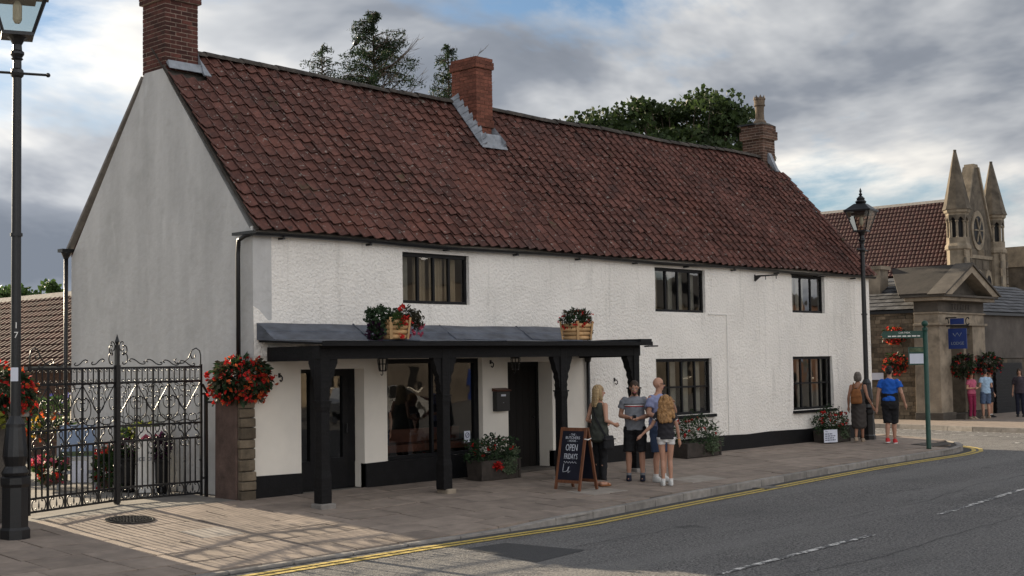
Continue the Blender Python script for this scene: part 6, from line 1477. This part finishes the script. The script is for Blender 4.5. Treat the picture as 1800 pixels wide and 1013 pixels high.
def trousers(m, tight=.008, name='trousers'):
    def f(J):
        b = Body(); b.loft([(.84, 0, -.005, .13, .10), (.90, 0, -.005, .166, .120), (.97, 0, 0, .160, .114), (1.02, 0, 0, .150, .108)], 20)
        for h_, k_, f_ in ((J['hr'], J['kr'], J['fr']), (J['hl'], J['kl'], J['fl'])):
            b.chain([h_, k_.lerp(h_, .5), k_], [.090 * J['lw'] + tight, .076 * J['lw'] + tight, .058 * J['lw'] + tight]); b.cone(k_, .057 * J['lw'] + tight, f_ + Vector((0, 0, .03)), .040 + tight * 1.3)
        b.remesh(name, m, J['e'], voxel=J['vx'] * .9, it=2, fold=.005)
    return f
def gown(m, secs, name='dress', straps=True, wav=.03):
    def f(J):
        b = Body(); b.loft(secs, 24, wav)
        if straps:
            for s_ in (-1, 1): b.cone((s_ * .10, -.02, 1.30), .055, (s_ * .105, -.01, 1.455), .035, .9)
        b.remesh(name, m, J['e'], voxel=J['vx'] * .9, it=2, fold=.005)
    return f
def strap(pts, m, e, w=.032, name='bag_strap'):
    mb = MB()
    for a, b_ in zip(pts[:-1], pts[1:]): mb.bar(a, b_, w, .008, up=(Vector(a) + Vector(b_)) * .5 - Vector((0, 0, (a[2] + b_[2]) / 2)))
    return mb.build(name, m, e)
# hair styles (grown in head space through hp)
def h_short(b, hp, R): b.ell(hp((0, -.012, 1.678)), (.080, .095, .085), 14, 10, R); b.ell(hp((0, -.045, 1.64)), (.072, .06, .075), 12, 8, R)
def h_bob(b, hp, R):
    b.ell(hp((0, -.012, 1.675)), (.086, .102, .090), 14, 10, R); b.ell(hp((0, -.045, 1.605)), (.092, .070, .095), 12, 8, R)
    for s in (-1, 1): b.ell(hp((s * .072, .0, 1.61)), (.026, .055, .085), 10, 8, R)
def h_long(b, hp, R):
    b.ell(hp((0, -.012, 1.680)), (.084, .100, .086), 14, 10, R)
    b.rings([[hp((rx * math.cos(a), cy + ry * math.sin(a), z)) for a in [2 * PI * q / 16 for q in range(16)]] for z, cy, rx, ry in ((1.68, -.03, .088, .085), (1.58, -.045, .098, .072), (1.48, -.065, .105, .060), (1.41, -.085, .100, .045), (1.37, -.09, .085, .028))])
    for s in (-1, 1): b.cap(hp((s * .080, .015, 1.66)), .022, hp((s * .095, .02, 1.50)), .024)
def h_curly(b, hp, R):
    b.ell(hp((0, -.015, 1.680)), (.088, .104, .086), 14, 10, R)
    rr = random.Random(4)
    for i in range(70):
        z = rr.uniform(1.24, 1.70); w = .10 + .05 * math.sin((1.70 - z) / .46 * PI * .8); a = rr.uniform(PI * .95, PI * 2.05); b.ell(hp((w * math.cos(a) * 1.0, -.035 + .075 * math.sin(a) - (1.70 - z) * .08, z)), (.032, .030, .048), 8, 6)
    b.rings([[hp((rx * math.cos(a), cy + ry * math.sin(a), z)) for a in [2 * PI * q / 16 for q in range(16)]] for z, cy, rx, ry in ((1.66, -.04, .095, .075), (1.50, -.07, .125, .065), (1.36, -.09, .120, .050), (1.25, -.10, .085, .03))])

E_R, E_F = Vector((.687, -.726, 0)), Vector((.726, .686, 0))      # street directions used for facing
g_ = lambda x, y: (x, y, zp(x, y) + .003)
# 1 woman in green
def ex1(J):
    pass
w1_ = person('woman in sleeveless dark green tunic and black leggings seen from behind, by the sandwich board', g_(5.40, -2.36), (1.0, -.12), 1.70,
    [trousers('black_cloth', .015, 'leggings'), gown('green_top', [(.76, 0, -.05, .10, .06), (.80, 0, -.01, .19, .155), (.92, 0, -.005, .190, .150), (1.05, 0, 0, .165, .130), (1.18, 0, .01, .160, .125), (1.32, 0, .012, .162, .125), (1.42, 0, 0, .135, .095), (1.455, 0, -.005, .10, .075)], 'tunic', False, .025)],
    0, head_yaw=-.45, hair=h_long, hair_m='hair_blonde', female=True, rel=(.24, -.06, 1.14), lel=(-.24, -.06, 1.14), rwr=(.19, .17, 1.07), lwr=(-.17, .19, 1.08), shoe='tan_leather', sandal=True, stance=.075)
strap([(-.09, .09, 1.44), (-.10, -.02, 1.475), (-.06, -.105, 1.40), (.06, -.150, 1.20), (.17, -.10, .98), (.20, -.03, .86)], 'black_cloth', w1_, .03)
hb_ = empty('handbag', (5.40, -2.36, zp(5.4, -2.36)), math.atan2(-.12, 1.0) - PI / 2, 'small black shoulder bag at the hip of the woman in green', 'bag')
bg_ = Body(); bg_.loft([(.62, .235, -.01, .035, .10), (.66, .235, -.01, .050, .125), (.80, .235, -.01, .046, .12), (.86, .235, -.01, .03, .105)], 14); bg_.remesh('bag', 'black_cloth', hb_, .012, 2); MB().box(.20, .285, -.13, .11, .79, .81).build('flap_edge', 'charcoal_tee', hb_)
# 2 bearded man looking down at his hands
def ex2(J):
    b = Body(); hp, R = J['hp'], J['RH']; b.ell(hp((0, .058, 1.560)), (.046, .042, .048), 12, 8, R); b.ell(hp((0, .085, 1.545)), (.028, .024, .04), 10, 8, R)
    for s in (-1, 1): b.cap(hp((s * .058, .03, 1.59)), .016, hp((s * .068, .005, 1.64)), .010)
    b.remesh('beard', 'beard_brown', J['e'], .011, 1, .004)
person('bearded man in grey striped t-shirt and black shorts looking down at his hands', g_(6.50, -2.26), (-.80, -.60), 1.76,
    [tee('grey_tee', .88, .52, .020, [(1.325, 1.340, 'navy'), (1.305, 1.324, 'white_cloth'), (1.288, 1.304, 'red_cloth')]), shorts('black_cloth', .50, .025)],
    0, head_yaw=.10, head_pitch=-.42, hair=h_short, hair_m='hair_brown', rel=(.25, -.04, 1.13), lel=(-.25, -.04, 1.13), rwr=(.07, .22, 1.10), lwr=(-.07, .23, 1.09), stance=.12, belly=.05, extras=ex2, shoe='navy', sock='grey_tee')
ph = empty('mobile_phone', (6.50 - .80 * .31, -2.26 - .60 * .31, zp(6.5, -2.26) + 1.12), math.atan2(-.6, -.8), 'dark mobile phone in the bearded man\'s hands', 'phone')
MB().obox((0, 0, 0), (.14, .07, .009), Matrix.Rotation(.5, 3, 'Y')).build('case', 'black', ph, bevel=.003)
# 3 bald man in sunglasses, hand on the girl's hair
def ex3(J):
    hp, e = J['hp'], J['e']
    for s in (-1, 1): MB().ell(hp((s * .032, .093, 1.640)), (.026, .010, .017), 10, 6, J['RH']).build('sunglasses_lens', 'black', e); MB().tube([hp((s * .058, .085, 1.645)), hp((s * .082, .0, 1.645))], .004, 4).build('sunglasses_arm', 'black', e)
    strap([(-.08, -.09, 1.43), (-.085, .0, 1.482), (-.07, .10, 1.42), (.03, .150, 1.25), (.15, .12, 1.05)], 'navy', e, .045, 'shoulder_strap')
person('bald man in sunglasses and lilac shirt standing beside the girl', g_(6.70, -2.64), (-.05, -1.0), 1.82,
    [tee('lilac_shirt', .86, .62, .024, None, 'shirt'), shorts('denim', .50, .025)],
    0, head_yaw=1.0, hair=None, rel=(.26, .0, 1.15), lel=(-.26, .14, 1.17), rwr=(.14, .24, 1.04), lwr=(.0, .30, 1.33), stance=.10, belly=.06, extras=ex3, shoe='white_shoe', sock='white_cloth')
# 4 girl with long wavy hair, back to us
def ex4(J):
    for s_, el in ((1, J['rel']), (-1, J['lel'])):
        sh_ = Vector((s_ * J['sw'], -.005, J['shz'] - .03)); d = (el - sh_).normalized()
        for t in (.36, .46):
            p = sh_.lerp(el, t); MB().rings([_ring(p, d, .0645, .0645, 14), _ring(p + d * .014, d, .0645, .0645, 14)], cap=False).build('sleeve_stripe', 'white_cloth', J['e'])
    w = J['rwr']; MB().rings([_ring(w + Vector((0, 0, q)), (0, 0, 1), .031, .031, 12) for q in (0, .012)], cap=False).build('bracelet', 'yellow_f', J['e'])
person('girl with long wavy blonde hair in black tee and white shorts, back turned', g_(6.34, -3.06), (.70, .70), 1.54,
    [tee('charcoal_tee', .90, .52, .012, None), shorts('white_cloth', .80, .018)],
    0, head_yaw=.0, hair=h_curly, hair_m='hair_curly', female=True, child=True, rel=(.22, .0, 1.13), lel=(-.27, .05, 1.16), rwr=(.26, .05, .88), lwr=(-.47, .06, .98), stance=.075, extras=ex4, shoe='white_shoe', sock='white_cloth')
# 5 + 6 couple walking away hand in hand
dirw = (.90, .30); cw = Vector(dirw).normalized(); rgt = Vector((cw.y, -cw.x, 0))
p5, p6 = Vector((17.05, -.80)), Vector((17.45, -1.42))
kw, km = 1.68 / 1.75, 1.84 / 1.75
def hand_to(p, k, target):       # world point into a walker's local frame
    dv = Vector((target[0] - p.x, target[1] - p.y, 0)); return (dv.dot(rgt) / k, dv.dot(Vector((cw.x, cw.y, 0))) / k, target[2] / k)
mid = (p5 + p6) / 2; hold = (mid.x + .02, mid.y, .80)
hw5, hw6 = hand_to(p5, kw, hold), hand_to(p6, km, hold)
person('woman with grey bob in long dark dress walking away hand in hand', g_(p5.x, p5.y), dirw, 1.68,
    [gown('dress_brown', [(.34, .0, -.02, .15, .12), (.40, 0, -.02, .185, .145), (.60, 0, -.01, .185, .15), (.86, 0, -.01, .188, .145), (.98, 0, -.005, .175, .13), (1.12, 0, .005, .150, .115), (1.28, 0, .012, .150, .118), (1.36, 0, .01, .125, .105)], 'dress', True, .03)],
    1, hair=h_bob, hair_m='hair_grey', female=True, stride=.13, rel=(.23, -.02, 1.13), rwr=(hw5[0] - .05, hw5[1], hw5[2] + .05), lel=(-.23, -.05, 1.13), lwr=(-.25, .02, .88), stance=.06, shoe='beige_shoe')
bp_ = empty('backpack', (p5.x, p5.y, zp(p5.x, p5.y)), math.atan2(cw.y, cw.x) - PI / 2, 'tan leather backpack worn by the woman in the dark dress', 'backpack')
q = Body(); q.loft([(.93, -.01, -.20, .125, .055), (.97, -.01, -.205, .145, .072), (1.12, -.01, -.205, .135, .075), (1.24, -.01, -.195, .11, .062), (1.29, -.01, -.185, .07, .04)], 18); q.remesh('bag', 'tan_leather', bp_, .013, 2)
MB().box(-.13, .11, -.285, -.262, 1.10, 1.135).build('flap', 'tan_leather', bp_)
for s in (-1, 1): strap([(-.01 + s * .05, -.17, 1.27), (s * .10, -.09, 1.40), (s * .105, .0, 1.425), (s * .10, .10, 1.36)], 'tan_leather', bp_, .035)
person('man in bright blue tee and black shorts walking away in red shoes', g_(p6.x, p6.y), dirw, 1.84,
    [tee('blue_tee', .96, .50, .026, None), shorts('black_cloth', .46, .030, top=1.04), gown('black_cloth', [(.78, 0, -.02, .17, .13), (.86, 0, -.01, .205, .155), (1.02, 0, 0, .200, .150), (1.12, 0, .005, .196, .145), (1.16, 0, .005, .17, .13)], 'jumper_round_waist', False, .04)],
    0, hair=h_short, hair_m='hair_dark', stride=.10, lel=(-.25, -.03, 1.12), lwr=(hw6[0] + .05, hw6[1], hw6[2] + .05), rel=(.27, -.04, 1.13), rwr=(.32, .06, .90), stance=.065, belly=.05, shoe='red_shoe')
strap
# far group by the lodge door
person('woman in pink top and magenta trousers leaning by the lodge doorway', (31.45, 2.92, G0), (-.3, -.95), 1.60, [tee('pink_top', .92, .5, .015, None, 'top'), trousers('magenta', .014)], 0, hair=h_bob, hair_m='hair_dark', female=True, far=True, head_yaw=-.5, rwr=(.02, .20, 1.15), lwr=(-.02, .2, 1.13), rel=(.23, 0, 1.13), lel=(-.23, 0, 1.13), shoe='beige_shoe')
person('man in pale blue shirt and denim shorts with his back to the street', (32.10, 2.72, G0), (.5, .85), 1.68, [tee('sky_shirt', .88, .5, .022, None, 'shirt'), shorts('denim_short', .52, .025)], 0, hair=h_short, hair_m='hair_dark', far=True, head_yaw=-.7, stance=.12, rwr=(.05, .22, 1.15), lwr=(-.05, .2, 1.13), shoe='beige_shoe')
person('youth in dark top and black shorts beside the roller shutter', (32.95, 2.95, G0), (.1, -1), 1.64, [tee('navy', .92, .5, .016, None), shorts('black_cloth', .55, .025)], 0, hair=h_short, hair_m='hair_dark', far=True, head_yaw=.5, shoe='black_cloth', sock='white_cloth')
person('person in dark floral blouse cut by the right edge in front of the shutter', (33.75, 2.22, G0), (-1, -.3), 1.66, [tee('floral', .86, .8, .028, None, 'blouse'), trousers('navy', .02)], 0, hair=h_bob, hair_m='hair_brown', female=True, far=True, shoe='black_cloth')
# diner seen through the shop glass
person('diner in patterned dark top seen through the shop window', (3.10, .62, .10), (.2, 1), 1.45, [tee('floral', .92, .3, .02, None, 'top'), trousers('navy', .02)], 0, hair=h_bob, hair_m='hair_brown', female=True, far=True)
